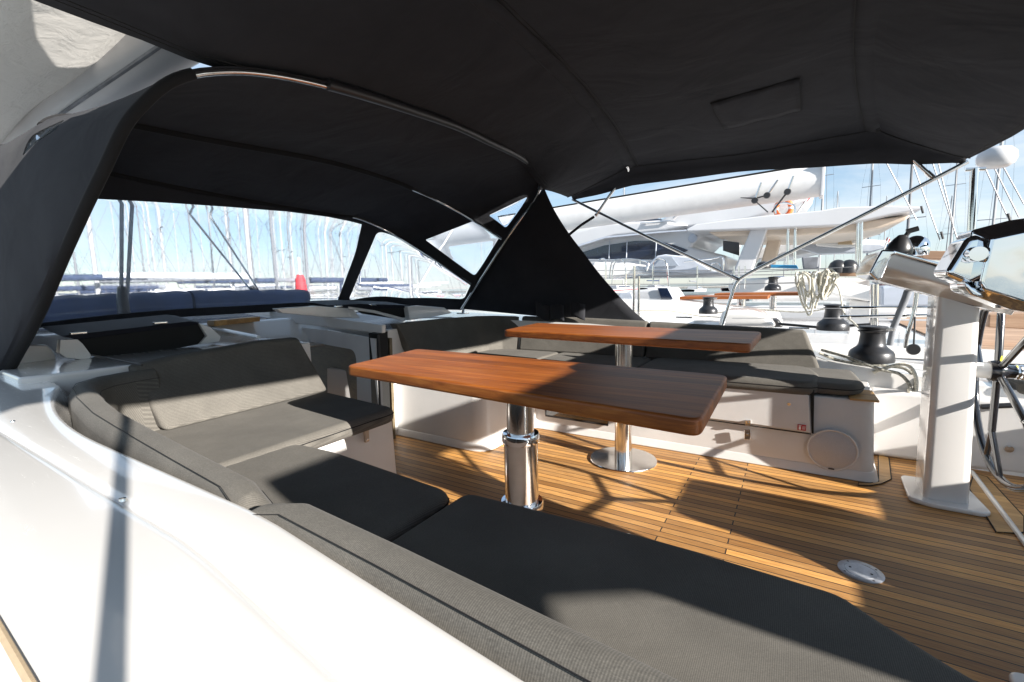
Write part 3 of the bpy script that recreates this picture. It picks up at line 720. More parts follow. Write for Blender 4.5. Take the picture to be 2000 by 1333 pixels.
# triangular aft side panel (far side)
arc = [p for p in cat(A, 10)][118:141]
edge = cat([atY(1062, 366, 3.47), atY(1082, 410, 3.49), atY(1110, 455, 3.51), atY(1139, 493, 3.53), atY(1174, 539, 3.55), atY(1230, 601, 3.57), atY(1276, 640, 3.58)], 6)
arc = [arc[0]]+arc[1:]
na = 24
def resamp(pts, n):
    ds = [0]
    for i in range(1, len(pts)): ds.append(ds[-1]+(pts[i]-pts[i-1]).length)
    out = []
    for k in range(n):
        t = ds[-1]*k/(n-1); i = 0
        while i < len(ds)-2 and ds[i+1] < t: i += 1
        out.append(pts[i].lerp(pts[i+1], (t-ds[i])/max(1e-9, ds[i+1]-ds[i])))
    return out
ra, re = resamp([Vector(p) for p in arc], na), resamp(edge, na)
rows = []
for i in range(na):
    r_ = []
    for j in range(15):
        t = j/14; p = ra[i].lerp(re[i], t)
        p.y += .012*math.sin(6*t+i*.35)*math.sin(math.pi*t)*(i/na)
        p.y += .02*math.sin(math.pi*t)*(i/na)
        r_.append(p)
    rows.append(r_)
MB().grid(rows).build('side_panel', 'canvas', hood, solid=.004)
# gathered pockets at the foot of the panel
for k, (px, py) in enumerate(((1088, 598), (1128, 592), (1060, 592))):
    pc = atY(px, py, 3.44)
    rws = []
    for i in range(9):
        u = i/8; rws.append([pc+Vector(((u-.5)*.13, -.02*math.sin(math.pi*u)-.012*math.sin(9*u+k)*(1-j/8), -(j/8)*.13+.02*math.sin(3*u+k))) for j in range(9)])
    MB().grid(rws).build('storage_pocket', 'canvas', hood, solid=.003)
anchor(hood, (-2.9, 2.03, .8))

# ============================================================ BIMINI
bim = thing('bimini', 'large black canvas bimini stretched overhead on stainless bows', 'bimini')
def brow(x0, xe, zc, ze, zl, ya, yb, droop=0):
    yc = (ya+yb)/2; h = (yb-ya)/2; pts = []
    K = 30
    for k in range(K+1):
        u = -1+2*k/K; s = math.copysign(abs(u)**.9, u)
        y = yc+h*.955*u
        pts.append(Vector((x0+(xe-x0)*abs(u)**2.2, y, zc-(zc-ze)*abs(u)**2.3)))
    lo = pts[0]+Vector((0, -h*.06, zl-ze)); hi_ = pts[-1]+Vector((0, h*.045, zl-ze))
    m0 = pts[0].lerp(lo, .5)+Vector((0, -.012, .01)); m1 = pts[-1].lerp(hi_, .5)+Vector((0, .012, .01))
    return [lo, m0]+pts+[m1, hi_]
Y0, Y1 = -.32, 3.93
rF = brow(-1.86, -1.76, 2.075, 1.87, 1.82, -.15, 3.93)
def interp(t, tab):
    for (a, va), (b, vb) in zip(tab, tab[1:]):
        if t <= b: return va+(vb-va)*max(0, (t-a)/(b-a))
    return tab[-1][1]
for p in rF[2:-2]:
    p.z = interp(p.y, [(-.2, 1.85), (.5, 1.885), (.9, 1.868), (1.1, 1.905), (1.3, 1.955), (2.1, 2.03), (2.75, 2.03), (3.1, 2.01), (3.25, 1.95), (3.42, 1.85), (3.9, 1.84)]); p.x = interp(p.y, [(0, -1.87), (3.2, -1.84), (3.93, -1.76)])
r1 = brow(-1.12, -1.21, 2.20, 2.02, 1.875, Y0, 3.93)
r2 = brow(.20, .41, 2.18, 2.0, 1.80, Y0, 3.93)
rA = brow(1.02, .86, 1.93, 1.78, 1.735, Y0, 3.93)
for p in rA[2:-2]: p.z = interp(p.y, [(-.4, 1.81), (0, 1.835), (1.2, 1.84), (2, 1.84), (2.7, 1.81), (3.4, 1.755), (3.93, 1.745)])
# valance lower line between the bows (sags upward): measured on the photo
rows = []
def seg_rows(a, b, n, sag, lift):
    for k in range(n):
        t = k/n; row = []
        for j in range(len(a)):
            p = a[j].lerp(b[j], t); s = math.sin(math.pi*t)
            if 1 < j < len(a)-2: p.z -= sag*s
            if j in (0, len(a)-1): p.z += lift*s
            p.z += .004*math.sin(j*1.7+k*.9)
            row.append(p)
        rows.append(row)
seg_rows(rF, r1, 8, .015, .0); seg_rows(r1, r2, 14, .03, .03); seg_rows(r2, rA, 8, .02, .0); rows.append(rA)
MB().grid(rows).build('canopy', 'canvas', bim, solid=.005, angle=60)
for rr in (r1, r2):
    c_ = rr[2:-2]
    st = [[p+Vector((dx, 0, -.009-.012*(1-abs(dx)/.055))) for p in c_] for dx in (-.055, -.02, 0, .02, .055)]
    pk = MB().grid(st).build('bow_pocket', 'canvas', bim, solid=.003)
    for dx in (-.054, .054, .075):
        MB().tube([p+Vector((dx, 0, -.012)) for p in c_], .0022, 4).build('stitch_line', 'seam', pk)
# seam lines running fore and aft near the far edge
sl = [r_[-3]+Vector((0, -.01, -.006)) for r_ in rows]
MB().tube(sl, .0025, 4).build('seam_line', 'seam', bim)
sl = [r_[-1]+Vector((0, -.01, .03)) for r_ in rows]
MB().tube(sl, .002, 4).build('seam_line', 'seam', bim)
for dx in (.095, .105):
    MB().tube([p+Vector((dx, 0, -.010)) for p in r2[2:-2]], .0022, 4).build('zip_line', 'seam', bim)
for off in (.02, .045):
    MB().tube([p+Vector((-off, 0, -.006+off*.05)) for p in rA[2:-2]], .0016, 4).build('hem_stitch', 'seam', bim)
    MB().tube([p+Vector((off+.03, 0, -.005)) for p in rF[2:-2]], .0016, 4).build('hem_stitch', 'seam', bim)
# sewn patch (pocket flap)
bim_o = [c for c in bim.children if c.name.startswith('canopy')][0]
bpy.context.view_layer.update(); dg = bpy.context.evaluated_depsgraph_get()
me_ = bim_o.data
bv2 = BVHTree.FromPolygons([v.co for v in me_.vertices], [p.vertices for p in me_.polygons])
def onbim(px, py): 
    v = ray(px, py).normalized(); return bv2.ray_cast(CAM, v)[0]
Pq = [(1388, 200), (1562, 150), (1564, 215), (1415, 252)]
rws = []
for i in range(13):
    u = i/12; row = []
    for j in range(9):
        t = j/8
        a0 = Vector(Pq[0]).lerp(Vector(Pq[1]), u); a1 = Vector(Pq[3]).lerp(Vector(Pq[2]), u); q = a0.lerp(a1, t)
        h = onbim(q.x, q.y); h = h + Vector((0, 0, -.007-.008*math.sin(math.pi*t)*(.6+.4*math.sin(7*u))-.004*math.sin(14*u+5*t)))
        row.append(h)
    rws.append(row)
pt = MB().grid(rws).build('flap', 'canvas', bim, solid=.003)
MB().tube(rws[0]+[r_[-1] for r_ in rws][1:]+list(reversed(rws[-1]))[1:]+[r_[0] for r_ in reversed(rws)][1:], .0025, 5).build('hem', 'pocket', pt)
# bows (tube hidden in the pocket, bare legs at the far side)
def leg(pts, r=.0125): return MB().tube(cat(pts, 8), r, 12).build('bow', 'steel', bim)
j1 = atY(1165, 420, 3.93); k1 = atY(1225, 330, 3.93)
leg([r1[-3]+Vector((0, -.05, -.01)), r1[-3]+Vector((0, -.01, -.035)), k1+Vector((-.01, 0, -.06)), k1.lerp(j1, .35)+Vector((.012, 0, 0)), k1.lerp(j1, .7), j1])
j2 = atY(1822, 347, 3.93); k2 = atY(1720, 257, 3.93)
leg([r2[-3]+Vector((0, -.05, -.01)), k2+Vector((0, 0, -.03)), k2.lerp(j2, .4)+Vector((-.01, 0, .01)), k2.lerp(j2, .75), j2], .013)
a1, b1, b2, c1, f1 = [atY(*p, 3.93) for p in ((1118, 390), (1432, 548), (1660, 556), (1890, 316), (1410, 642))]
b1 = atY(1441, 546, 3.93)
MB().tube([a1, a1.lerp(b1, .5)+Vector((0, 0, -.01)), b1+Vector((-.005, 0, .0))], .0125, 12).build('strut', 'steel', bim)
MB().tube(cat([c1, atY(1660, 434, 3.93), atY(1500, 515, 3.93), atY(1452, 541, 3.93), atY(1437, 556, 3.93), atY(1425, 590, 3.93), f1], 6), .0135, 12).build('strut', 'steel', bim)
MB().tube([atY(1110, 460, 3.75), atY(1135, 440, 3.85), atY(1160, 424, 3.93)], .012, 10).build('strut', 'pocket', bim)
for p, d in ((j1, k1-j1), (j2, k2-j2), (b1, a1-b1)):
    d = d.normalized(); MB().tube([p-d*.012, p+d*.05], .0165, 12).build('tube_joint', 'steel', bim)
    MB().lathe([(.001, -.024), (.008, -.024), (.008, .024), (.001, .024)], p, (0, 1, 0), 10).build('joint_pin', 'black', bim)
MB().lathe([(.001, 0), (.04, 0), (.038, .006), (.018, .012), (.016, .03), (.001, .03)], f1-Vector((0, 0, .03)), n=20).build('tube_foot', 'steel', bim)
# added leaning pole, out of view, set to cast the pole shadow on the coaming
dyn = Vector((0, -4.27, 0))
MB().tube([(.34, -.163, .70), (.375, .02, 1.3), (.42, .195, 1.86)], .011, 12).build('strut', 'steel', bim)
anchor(bim, (f1.x, f1.y, f1.z-.03))

# ============================================================ HELM PEDESTALS
def pedestal(y0, y1, label, detail=True):
    t = thing('helm_pedestal', label, 'helm console', (.63, (y0+y1)/2, 0), 'steering consoles')
    ya, yb = y0, y1
    c_ = roundpoly([Vector((.555, ya, 0)), Vector((.715, ya+.005, 0)), Vector((.725, yb, 0)), Vector((.565, yb+.01, 0))], .03, 5)
    hi = [Vector((p.x-.018+(p.x-.63)*-.12, p.y, .96-(p.x-.555)*.35)) for p in c_]
    MB().frustum([p+Vector((0, 0, .012)) for p in c_], hi).build('column', 'gel', t, angle=35)
    bp_ = roundpoly([Vector((.515, yb+.04, 0)), Vector((.50, ya-.02, 0)), Vector((.57, ya-.055, 0)), Vector((.745, ya-.06, 0)), Vector((.775, ya-.03, 0)), Vector((.76, yb+.05, 0))], .03, 5)
    MB().prism([p+Vector((0, 0, .0005)) for p in bp_], (0, 0, .022)).build('base_plate', 'gel', t, bevel=.008, seg=3)
    return t
hp = pedestal(2.70, 2.94, 'white steering console with chromed instrument pod at the far helm')
def podpoly(pix, y): return [atY(a, b, y) for a, b in pix]
body = podpoly([(1744, 494), (1854, 524), (1985, 600), (1979, 616), (1716, 547), (1724, 520)], 2.60)
body = [Vector((p.x, 0, p.z)) for p in body]
def placepod(pts, ya, yb): return [Vector((p.x, ya, p.z)) for p in pts], (0, yb-ya, 0)
def podpt(px, py, y, my): 
    p = atY(px, py, y); return Vector((p.x, my if my is not None else y, p.z))
def placepod(pts, ya, yb): return [Vector((p.x, ya, p.z)) for p in pts], (0, yb-ya, 0)
L_ = [podpt(1744, 494, 2.60, None), podpt(1722, 521, 2.60, None), podpt(1716, 549, 2.70, None)]
R_ = [podpt(1995, 572, 2.60, None), podpt(1990, 598, 2.60, None), podpt(1979, 617, 2.70, None)]
def mir(p): return Vector((p.x, 5.70-p.y, p.z))
sec = lambda S: [S[0], S[1], S[2], mir(S[2]), mir(S[1]), mir(S[0])]
pod = MB().frustum(sec(L_), sec(R_)).build('instrument_pod', 'gel', hp, bevel=.010, seg=4)
capx = [(1722, 488), (1748, 489), (1752, 496), (1742, 500), (1722, 546), (1712, 549), (1697, 534), (1712, 505)]
cp = [Vector((p.x, 0, p.z)) for p in podpoly(capx, 2.59)]
q, d = placepod(cp, 2.585, 3.14)
MB().prism(q, d).build('pod_rim', 'chrome', hp, bevel=.008, seg=4)
topx = [Vector((p.x, 0, p.z)) for p in podpoly([(1744, 488), (1856, 519), (2000, 600), (2000, 612), (1990, 604), (1854, 525), (1744, 495)], 2.59)]
q, d = placepod(topx, 2.592, 3.13)
MB().prism(q, d).build('pod_trim', 'chrome', hp, bevel=.004)
cc = atY(1788, 487, 2.95)
MB().lathe([(.05, -.03), (.056, 0), (.052, .03), (.04, .05), (.02, .062), (.001, .066)], cc, n=28).build('compass', 'chrome', hp)
cc2 = atY(1756, 488, 2.80)
MB().lathe([(.052, -.02), (.052, .0), (.046, .02), (.032, .045), (.016, .066), (.001, .07)], cc2, (.15, 0, 1), 24).build('throttle_cover', 'black', hp)
MB().tube([cc2+Vector((.01, 0, .05)), atY(1768, 462, 2.80), atY(1778, 450, 2.80)], [.011, .009, .010], 10).build('throttle_lever', 'black', hp)
e = atY(1777, 451, 2.80); MB().tube([e+Vector((-.012, 0, -.004)), e+Vector((.03, 0, .008))], .012, 10).build('throttle_knob', 'black', hp)
anchor(hp, (.63, 2.82, 0))
# near helm console (only its chromed pod enters the picture at the right)
hp2 = pedestal(1.30, 1.54, 'chromed instrument pod of the near helm cut by the right edge of the picture')
pr = [(.307, 1.136), (.362, 1.151), (.50, 1.165), (.86, 1.02), (.86, .86), (.376, .972), (.304, 1.009), (.299, 1.033)]
outer_ = [Vector((x, 1.31, z)) for x, z in pr]
inner_ = [Vector((.62+(x-.62)*.955, 1.25, 1.03+(z-1.03)*.80)) for x, z in pr]
MB().frustum(outer_, inner_).prism([p+Vector((0, .0005, 0)) for p in outer_], (0, .10, 0)).build('instrument_pod', 'chromew', hp2, bevel=.006, seg=3)
pr = [(.266, 1.046), (.296, 1.122), (.335, 1.128), (.335, 1.03), (.31, 1.02)]
MB().prism([Vector((x, 1.285, z)) for x, z in pr], (0, .12, 0)).build('pod_rim', 'chrome', hp2, bevel=.012, seg=4)
MB().lathe([(.001, -.02), (.014, -.02), (.016, 0), (.014, .02), (.001, .02)], atY(1905, 497, 1.262), (0, 1, 0), 20).build('pod_hinge', 'chrome', hp2)
q = [atY(*p, 1.262) for p in ((1886, 548), (1900, 560), (1922, 574), (1916, 582), (1898, 578), (1885, 562))]
MB().prism(q, (0, .06, 0)).build('pod_latch', 'chrome', hp2, bevel=.006)
anchor(hp2, (.63, 1.42, 0))
# wheels
def wheel(cy, label, cz=.62, rad=.50):
    t = thing('steering_wheel', label, 'steering wheel', (.83, cy, cz), 'steering wheels')
    C_ = Vector((.84, cy, cz))
    ring = [C_+Vector((0, rad*math.cos(a), rad*math.sin(a))) for a in [2*math.pi*k/64 for k in range(65)]]
    MB().tube(ring, .017, 12, cap=False).build('rim', 'carbon', t)
    for k in range(5):
        a = R(-90+72*k+14); o_ = Vector((0, math.cos(a), math.sin(a)))
        hub = C_+Vector((-.05, 0, 0)); mid = hub+o_*.30; 
        MB().tube(cat([hub+o_*.02, hub+o_*.16+Vector((.01, 0, 0)), mid+Vector((.02, 0, 0))], 4), .014, 10).build('spoke', 'carbon', t)
        for s in (-1, 1):
            a2 = a+s*R(11); MB().tube([mid+Vector((.02, 0, 0)), C_+Vector((0, rad*math.cos(a2), rad*math.sin(a2)))], .012, 10).build('spoke', 'carbon', t)
    MB().lathe([(.001, -.03), (.045, -.03), (.05, 0), (.03, .03), (.028, .08), (.001, .08)], C_+Vector((-.05, 0, 0)), (1, 0, 0), 24).build('hub', 'carbon', t)
    MB().lathe([(.028, .0), (.034, .004), (.034, .010), (.030, .014), (.034, .018), (.034, .024), (.028, .03)], C_+Vector((.0, 0, 0)), (1, 0, 0), 24).build('friction_knob', 'chrome', t)
    MB().tube([C_+Vector((-.15, 0, 0)), C_+Vector((-.05, 0, 0))], .035, 20).build('axle', 'gel', t)
    MB().tube([C_+Vector((-.048, .01, .02)), C_+Vector((-.04, .03, .06))], .018, 10).build('spoke_tape', bpy_yellow, t)
    anchor(t, (.83, cy, cz))
bpy_yellow = simple('yellow_tape', (.75, .68, .05), .5)
wheel(2.82, 'black steering wheel of the far helm beside the white console')
wheel(1.42, 'black steering wheel of the near helm outside the right edge')
# engine panel / handle on far cockpit side behind the wheel
MB().tube([atY(1916, 795, 3.28), atY(1978, 792, 3.28)], .014, 12).build('grab_handle', 'black', yacht)
cc = atY(1970, 877, 3.29); MB().lathe([(.001, 0), (.02, 0), (.018, .008), (.001, .01)], cc, (0, -1, 0), 16).build('shore_socket', 'chrome', yacht)
MB().box((1.02, 3.35, .42), (2.4, 3.8, .50)).build('helm_cushion', 'fabric', yacht, bevel=.03)
# ============================================================ WINCHES
def winch(c, s, label, mat='winch', name='winch'):
    t = thing(name, label, 'winch', c, 'self-tailing winches')
    c = Vector((0, 0, 0))
    MB().lathe([(.001, 0), (.130*s, 0), (.132*s, .01*s), (.128*s, .055*s), (.120*s, .072*s), (.090*s, .098*s), (.079*s, .112*s), (.075*s, .13*s), (.070*s, .19*s), (.074*s, .205*s), (.001, .205*s)], c, n=40).build('drum', mat, t)
    MB().lathe([(.001, .205*s), (.082*s, .205*s), (.086*s, .212*s), (.070*s, .220*s), (.070*s, .226*s), (.086*s, .234*s), (.080*s, .243*s), (.03*s, .249*s), (.02*s, .247*s), (.001, .240*s)], c, n=40).build('self_tailer', 'black', t)
    MB().box(c+Vector((.05*s, -.02*s, .215*s)), c+Vector((.115*s, .02*s, .235*s))).build('feeder_arm', 'alu', t, bevel=.003)
    return t
w1 = winch((.43, 3.56, .53), .90, 'black winch in the foreground with rope led to it beside the white console')
winch(tuple(atY(1626, 645, 4.72)), .90, 'dark grey winch on the neighbouring deck below the hanging coil of rope')
winch(tuple(atY(1383, 613, 5.6)), .78, 'dark grey winch with a shiny top, leftmost on the neighbouring white deck')

# ropes
def rope(pts, r, label, mat='rope_white', name='rope', sub=8):
    o = MB().tube(cat(pts, sub), r, 8).build(name, mat); return tag(o, label, 'rope')
rope([atY(1600, 690, 3.5), atY(1640, 705, 3.5), atY(1690, 712, 3.46), atY(1740, 716, 3.46), atY(1770, 722, 3.44), atY(1788, 742, 3.40), atY(1784, 768, 3.36)], .009, 'flecked rope leading aft from the backrest past the black winch', 'rope_dark')
rope([atY(1605, 684, 3.55), atY(1660, 700, 3.42), atY(1720, 722, 3.38), atY(1755, 730, 3.38), atY(1775, 750, 3.36), atY(1780, 775, 3.32)], .009, 'white flecked rope hanging over the cockpit edge beside the console', 'rope_dark')
rope([atY(1705, 728, 3.40), atY(1740, 716, 3.40), atY(1765, 712, 3.40), atY(1782, 722, 3.38), atY(1790, 750, 3.35), atY(1782, 805, 3.32), atY(1775, 800, 3.32), atY(1776, 760, 3.32)], .010, 'thick cream rope end drooping down the white cockpit side', 'rope_white')
mb = MB()
random.seed(3)
for k in range(15):
    x0 = random.uniform(1552, 1632); w_ = random.uniform(7, 22); top = random.uniform(526, 540); bot = random.uniform(560, 632)
    if abs(x0-1585) > 30: bot = min(bot, 585)
    yy = 4.15+random.uniform(-.05, .05); pts = []
    for i in range(17):
        a = 2*math.pi*i/16
        sx = x0+w_*math.sin(a)*(.7+.3*math.cos(a))+(1590-x0)*.45*(1-math.cos(a))*.5
        sy = (top+bot)/2-(bot-top)/2*math.cos(a)
        pts.append(atY(sx+random.uniform(-1, 1), sy, yy+.03*math.sin(a+k)))
    mb.tube(cat(pts, 4), .0068, 7)
coil = mb.build('rope_coil', 'rope_white'); tag(coil, 'bundle of cream rope hung in loops from the lifeline', 'rope')
rope([atY(1600, 530, 4.15), atY(1636, 560, 4.1), atY(1648, 610, 4.0), atY(1668, 632, 3.8), atY(1682, 645, 3.62)], .006, 'cream rope tail running from the hanging coil down to the black winch')
# fenders etc on lifelines: black block with ring
t = thing('block', 'black pulley with a round eye hanging beside the white console', 'pulley', tuple(atY(1784, 680, 3.7)))
cc = atY(1784, 683, 3.7)
MB().lathe([(.018, -.012), (.032, -.012), (.036, 0), (.032, .012), (.018, .012)], cc, (0, 1, 0), 20).build('sheave', 'black', t)
MB().tube([cc+Vector((0, 0, .03)), atY(1787, 620, 3.75)], .005, 6).build('lashing', 'black', t)
anchor(t, tuple(cc))
# stanchions and lifelines
LY = 4.22
for px, h, lab in ((1237, 520, 'thin stainless stanchion, left one of the close pair right of the black side panel'), (1247, 540, 'thin stainless stanchion, right one of the close pair right of the black side panel')):
    b_ = atY(px, 632, LY); t_ = atY(px+(2 if h == 520 else 1), h, LY)
    o = MB().tube([b_, t_], .011, 10).build('stanchion', 'steel'); tag(o, lab, 'stanchion', 'stanchions')
for i, (p, q) in enumerate((((1247, 541), (1700, 520)), ((1247, 560), (1560, 552)), ((1430, 600), (1900, 603)), ((1430, 622), (1900, 618)))):
    a_, b_ = atY(*p, LY), atY(*q, LY)
    o = MB().tube([a_, a_.lerp(b_, .5)-Vector((0, 0, .006)), b_], .0028, 6).build('lifeline', 'wire')
    tag(o, ['topmost thin lifeline starting at the stanchion pair', 'second thin lifeline starting at the stanchion pair', 'lifeline crossing in front of the hanging rope coil', 'lowest lifeline, just above the backrest end'][i], 'lifeline', 'lifelines')
# stern rail tubes right of the winch
sr = thing('stern_rail', 'bent stainless rail with a padded grey upright behind the far winch', 'rail')
MB().tube([atY(1738, 675, 3.9), atY(1745, 640, 3.9), atY(1768, 585, 3.9), atY(1775, 565, 3.9)], [.019, .019, .022, .022], 12).build('padded_upright', 'greycover', sr)
MB().tube(cat([atY(1768, 680, 3.85), atY(1772, 655, 3.85), atY(1785, 610, 3.85), atY(1792, 560, 3.85)], 5), .0125, 12).build('upright', 'steel', sr)
for a_, b_ in (((1640, 601), (1830, 601)), ((1640, 619), (1830, 616))):
    MB().tube([atY(*a_, 3.9), atY(*b_, 3.9)], .009, 8).build('cross_tube', 'steel', sr)
anchor(sr, tuple(atY(1768, 680, 3.85)))
# radome on its pole at the stern
rd = thing('radome', 'white radar dome on a stainless pole at the top right', 'radar', tuple(atY(1898, 600, 4.0)))
MB().tube([atY(1890, 600, 4.0), atY(1904, 330, 4.0)], .022, 16).build('pole', 'steel', rd)
cc = atY(1944, 318, 4.25)
MB().lathe([(.001, -.03), (.06, -.03), (.09, -.005), (.098, .03), (.09, .065), (.065, .09), (.001, .10)], cc, (.1, 0, 1), 40).build('dome', 'gel_far', rd)
MB().tube([atY(1885, 332, 4.0), atY(1925, 330, 4.0)], .012, 10).build('bracket', 'steel', rd)
anchor(rd, tuple(atY(1890, 600, 4.0)))
# backstay and other wires (right)
wl = [((1731, 318), (1790, 430)), ((1782, 318), (1836, 470), ), ((1825, 330), (1872, 475)), ((1915, 310), (1968, 425)), ((1930, 305), (1990, 425)), ((1945, 300), (2000, 400)), ((1840, 350), (1862, 440))]
labs = ['thin stay crossing the sky left of the bimini strut', 'thin stay dropping behind the bimini strut to the far console', 'thin stay with a turnbuckle above the chromed pod', 'leftmost of three thin lines under the radar dome', 'middle one of three thin lines under the radar dome', 'rightmost of three thin lines under the radar dome', 'short dark line behind the bimini strut end']
for (a_, b_), lb in zip(wl, labs):
    p, q = atY(*a_, 5.0), atY(*b_, 5.0); d = (q-p)
    o = MB().tube([p-d*.6, p, q], .004, 6).build('stay', 'wire'); tag(o, lb, 'rigging', 'thin stays in the sky')
for px, py in ((1801, 410), (1840, 460), (1971, 425)):
    cc = atY(px, py, 5.0)
    o = MB().tube([cc-Vector((.008, 0, -.03)), cc+Vector((.008, 0, -.03))], .008, 8).build('turnbuckle', 'black')
    tag(o, {1801: 'dark turnbuckle on the stay left of the pole', 1840: 'dark turnbuckle low on the stay above the console', 1971: 'dark shackle above the chromed pod at the right edge'}[px], 'fitting')

# ============================================================ OWN RIG: boom, sail, foredeck gear
bm_ = thing('boom', 'pale metal boom passing above the sprayhood at the upper left', 'boom')
bc = [Vector((-14, 1.2, 2.36)), Vector((2.0, 1.2, 2.36))]
prof = []
for k in range(28):
    a = 2*math.pi*k/28; prof.append((.135*math.cos(a)*(1-.18*math.sin(a)), .165*math.sin(a)))
MB().prism([Vector((-10, 1.2+a, 2.38+b)) for a, b in prof], (8.9, 0, 0)).build('spar', 'mast', bm_, angle=60)
MB().tube([(-9, 1.10, 2.24), (-1.3, 1.10, 2.24)], .012, 6).build('track', 'greycover', bm_)
anchor(bm_, (-9, 1.2, 2.38))
# stacked mainsail lying in its bag to the near side of the boom
rows = []
random.seed(5)
for i in range(60):
    x = -7.5+6.0*i/59; row = []
    for k in range(49):
        a = math.pi*2*k/48
        rr = 1+.035*math.sin(5*a+x*2.1)+.02*math.sin(11*a-x*3)
        row.append(Vector((x, .84-.04*(x+3.9)+.36*rr*math.cos(a)-.02*math.sin(x), 2.66+.42*rr*math.sin(a))))
    rows.append(row)
tag(MB().grid(rows).build('stowed_sail', 'sail'), 'wrinkled pale grey stowed mainsail in the top left corner', 'sail')

# navy roll behind the windscreen
def rollp(px0, py0, px1, py1, x, r):
    a, b = atX(px0, py0, x), atX(px1, py1, x); n = 14; pts = [a.lerp(b, i/n)+Vector((0, 0, .006*math.sin(i*2.1))) for i in range(n+1)]
    return pts
p_ = rollp(30, 612, 365, 592, -4.9, .1)
tag(MB().tube(p_, .115, 18).build('rolled_cover', 'bluecover'), 'navy rolled cover behind the windscreen, left roll', 'rolled cover', 'navy rolls behind the windscreen')
p_ = rollp(372, 590, 596, 584, -4.95, .1)
tag(MB().tube(p_, .11, 18).build('rolled_cover', 'bluecover'), 'navy rolled cover behind the windscreen, right roll', 'rolled cover', 'navy rolls behind the windscreen')
def lines(pairs, x, r, lab, mat='wire'):
    mb = MB()
    for a_, b_ in pairs: mb.tube([atX(*a_, x), atX(*b_, x)], r, 8)
    return mb
t = thing('sheet_tackle', 'twin grey control lines rising from a block behind the windscreen', 'tackle')
MB().tube([atX(238, 330, -4.6), atX(237, 585, -4.6)], .014, 8).build('line', 'greycover', t)
MB().tube([atX(262, 330, -4.6), atX(248, 585, -4.6)], .014, 8).build('line', 'greycover', t)
MB().tube([atX(238, 560, -4.6), atX(240, 606, -4.6)], [.03, .045], 12).build('pulley_block', 'black', t)
anchor(t, tuple(atX(240, 606, -4.6)))
t = thing('vang_tackle', 'pair of slanted stainless rods meeting behind the right half of the windscreen', 'tackle')
MB().tube([atX(300, 330, -5.2), atX(500, 580, -5.2)], .012, 8).build('rod', 'steel', t)
MB().tube([atX(350, 330, -5.2), atX(512, 578, -5.2)], .012, 8).build('rod', 'steel', t)
MB().tube([atX(490, 560, -5.2), atX(515, 596, -5.2)], [.03, .05], 12).build('pulley_block', 'black', t)
anchor(t, tuple(atX(512, 596, -5.2)))
o = MB().tube([atX(912, 400, -4.5), atX(800, 590, -4.5)], .018, 10).build('support_tube', 'mast'); tag(o, 'slanted grey tube seen through the sprayhood side windows', 'tube')

# ============================================================ NEIGHBOUR BOATS (right)
def trace(pix, y, th, name, mat, parent, bevel=.03, rr=0, **k):
    q = [atY(a, b, y) for a, b in pix]
    if rr: q = roundpoly(q, rr)
    return MB().prism(q, (0, th, 0)).build(name, mat, parent, bevel=bevel, **k)
n1 = thing('moored_yacht', 'white sailing yacht moored alongside, with winches and teak tables on its deck', 'yacht')
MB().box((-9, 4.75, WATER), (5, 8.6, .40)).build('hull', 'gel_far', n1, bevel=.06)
MB().box((-9, 4.76, .405), (5, 8.5, .415)).build('deck', 'gel', n1, smooth=False)
rows = [[Vector((x, y, z)) for y, z in ((5.0, .40), (5.05, .56), (5.5, .63), (6.3, .64), (6.35, .45), (6.36, .3))] for x in (-6, -3, -1.6, -.3)]
MB().grid(rows).build('side_coaming', 'gel', n1, solid=.02)
trace([(1150, 606), (1200, 584), (1330, 588), (1440, 600), (1520, 612), (1530, 640), (1150, 640)], 5.9, .5, 'coaming', 'gel', n1, .05)
trace([(1400, 640), (1410, 606), (1470, 607), (1500, 617), (1518, 640)], 4.85, .5, 'coaming_end', 'gel', n1, .05)
trace([(1200, 586), (1228, 568), (1300, 562), (1318, 590)], 6.6, .9, 'coachroof', 'gel_far', n1, .04)
trace([(1284, 563), (1303, 563), (1316, 588), (1293, 588)], 6.57, .02, 'deck_window', 'tint', n1, .005)
trace([(1204, 587), (1212, 572), (1232, 572), (1238, 588)], 6.5, .05, 'deck_window', 'greyhull', n1, .005)
for z, x0, x1, yy in (((1327, 579), 0, 0, 6.2), ((1395, 573), 0, 0, 7.0)):
    a_ = atY(*z, yy); b_ = atY(1500 if yy < 6.5 else 1562, 587 if yy < 6.5 else 578, yy)
    tt = thing('deck_table', 'varnished table on the neighbouring deck, %s of the two' % ('front one' if yy < 6.5 else 'rear one'), 'table', ((a_.x+b_.x)/2, yy+.3, .45), 'tables on the neighbouring yacht')
    MB().box((a_.x, yy, a_.z-.045), (b_.x, yy+.6, a_.z-.005)).build('tabletop', 'table', tt, bevel=.008)
    for f in (.3, .7):
        xx = a_.x+(b_.x-a_.x)*f; MB().tube([(xx, yy+.3, .4), (xx, yy+.3, a_.z-.045)], .045, 16).build('leg', 'alu', tt)
    anchor(tt, ((a_.x+b_.x)/2, yy+.3, .45))
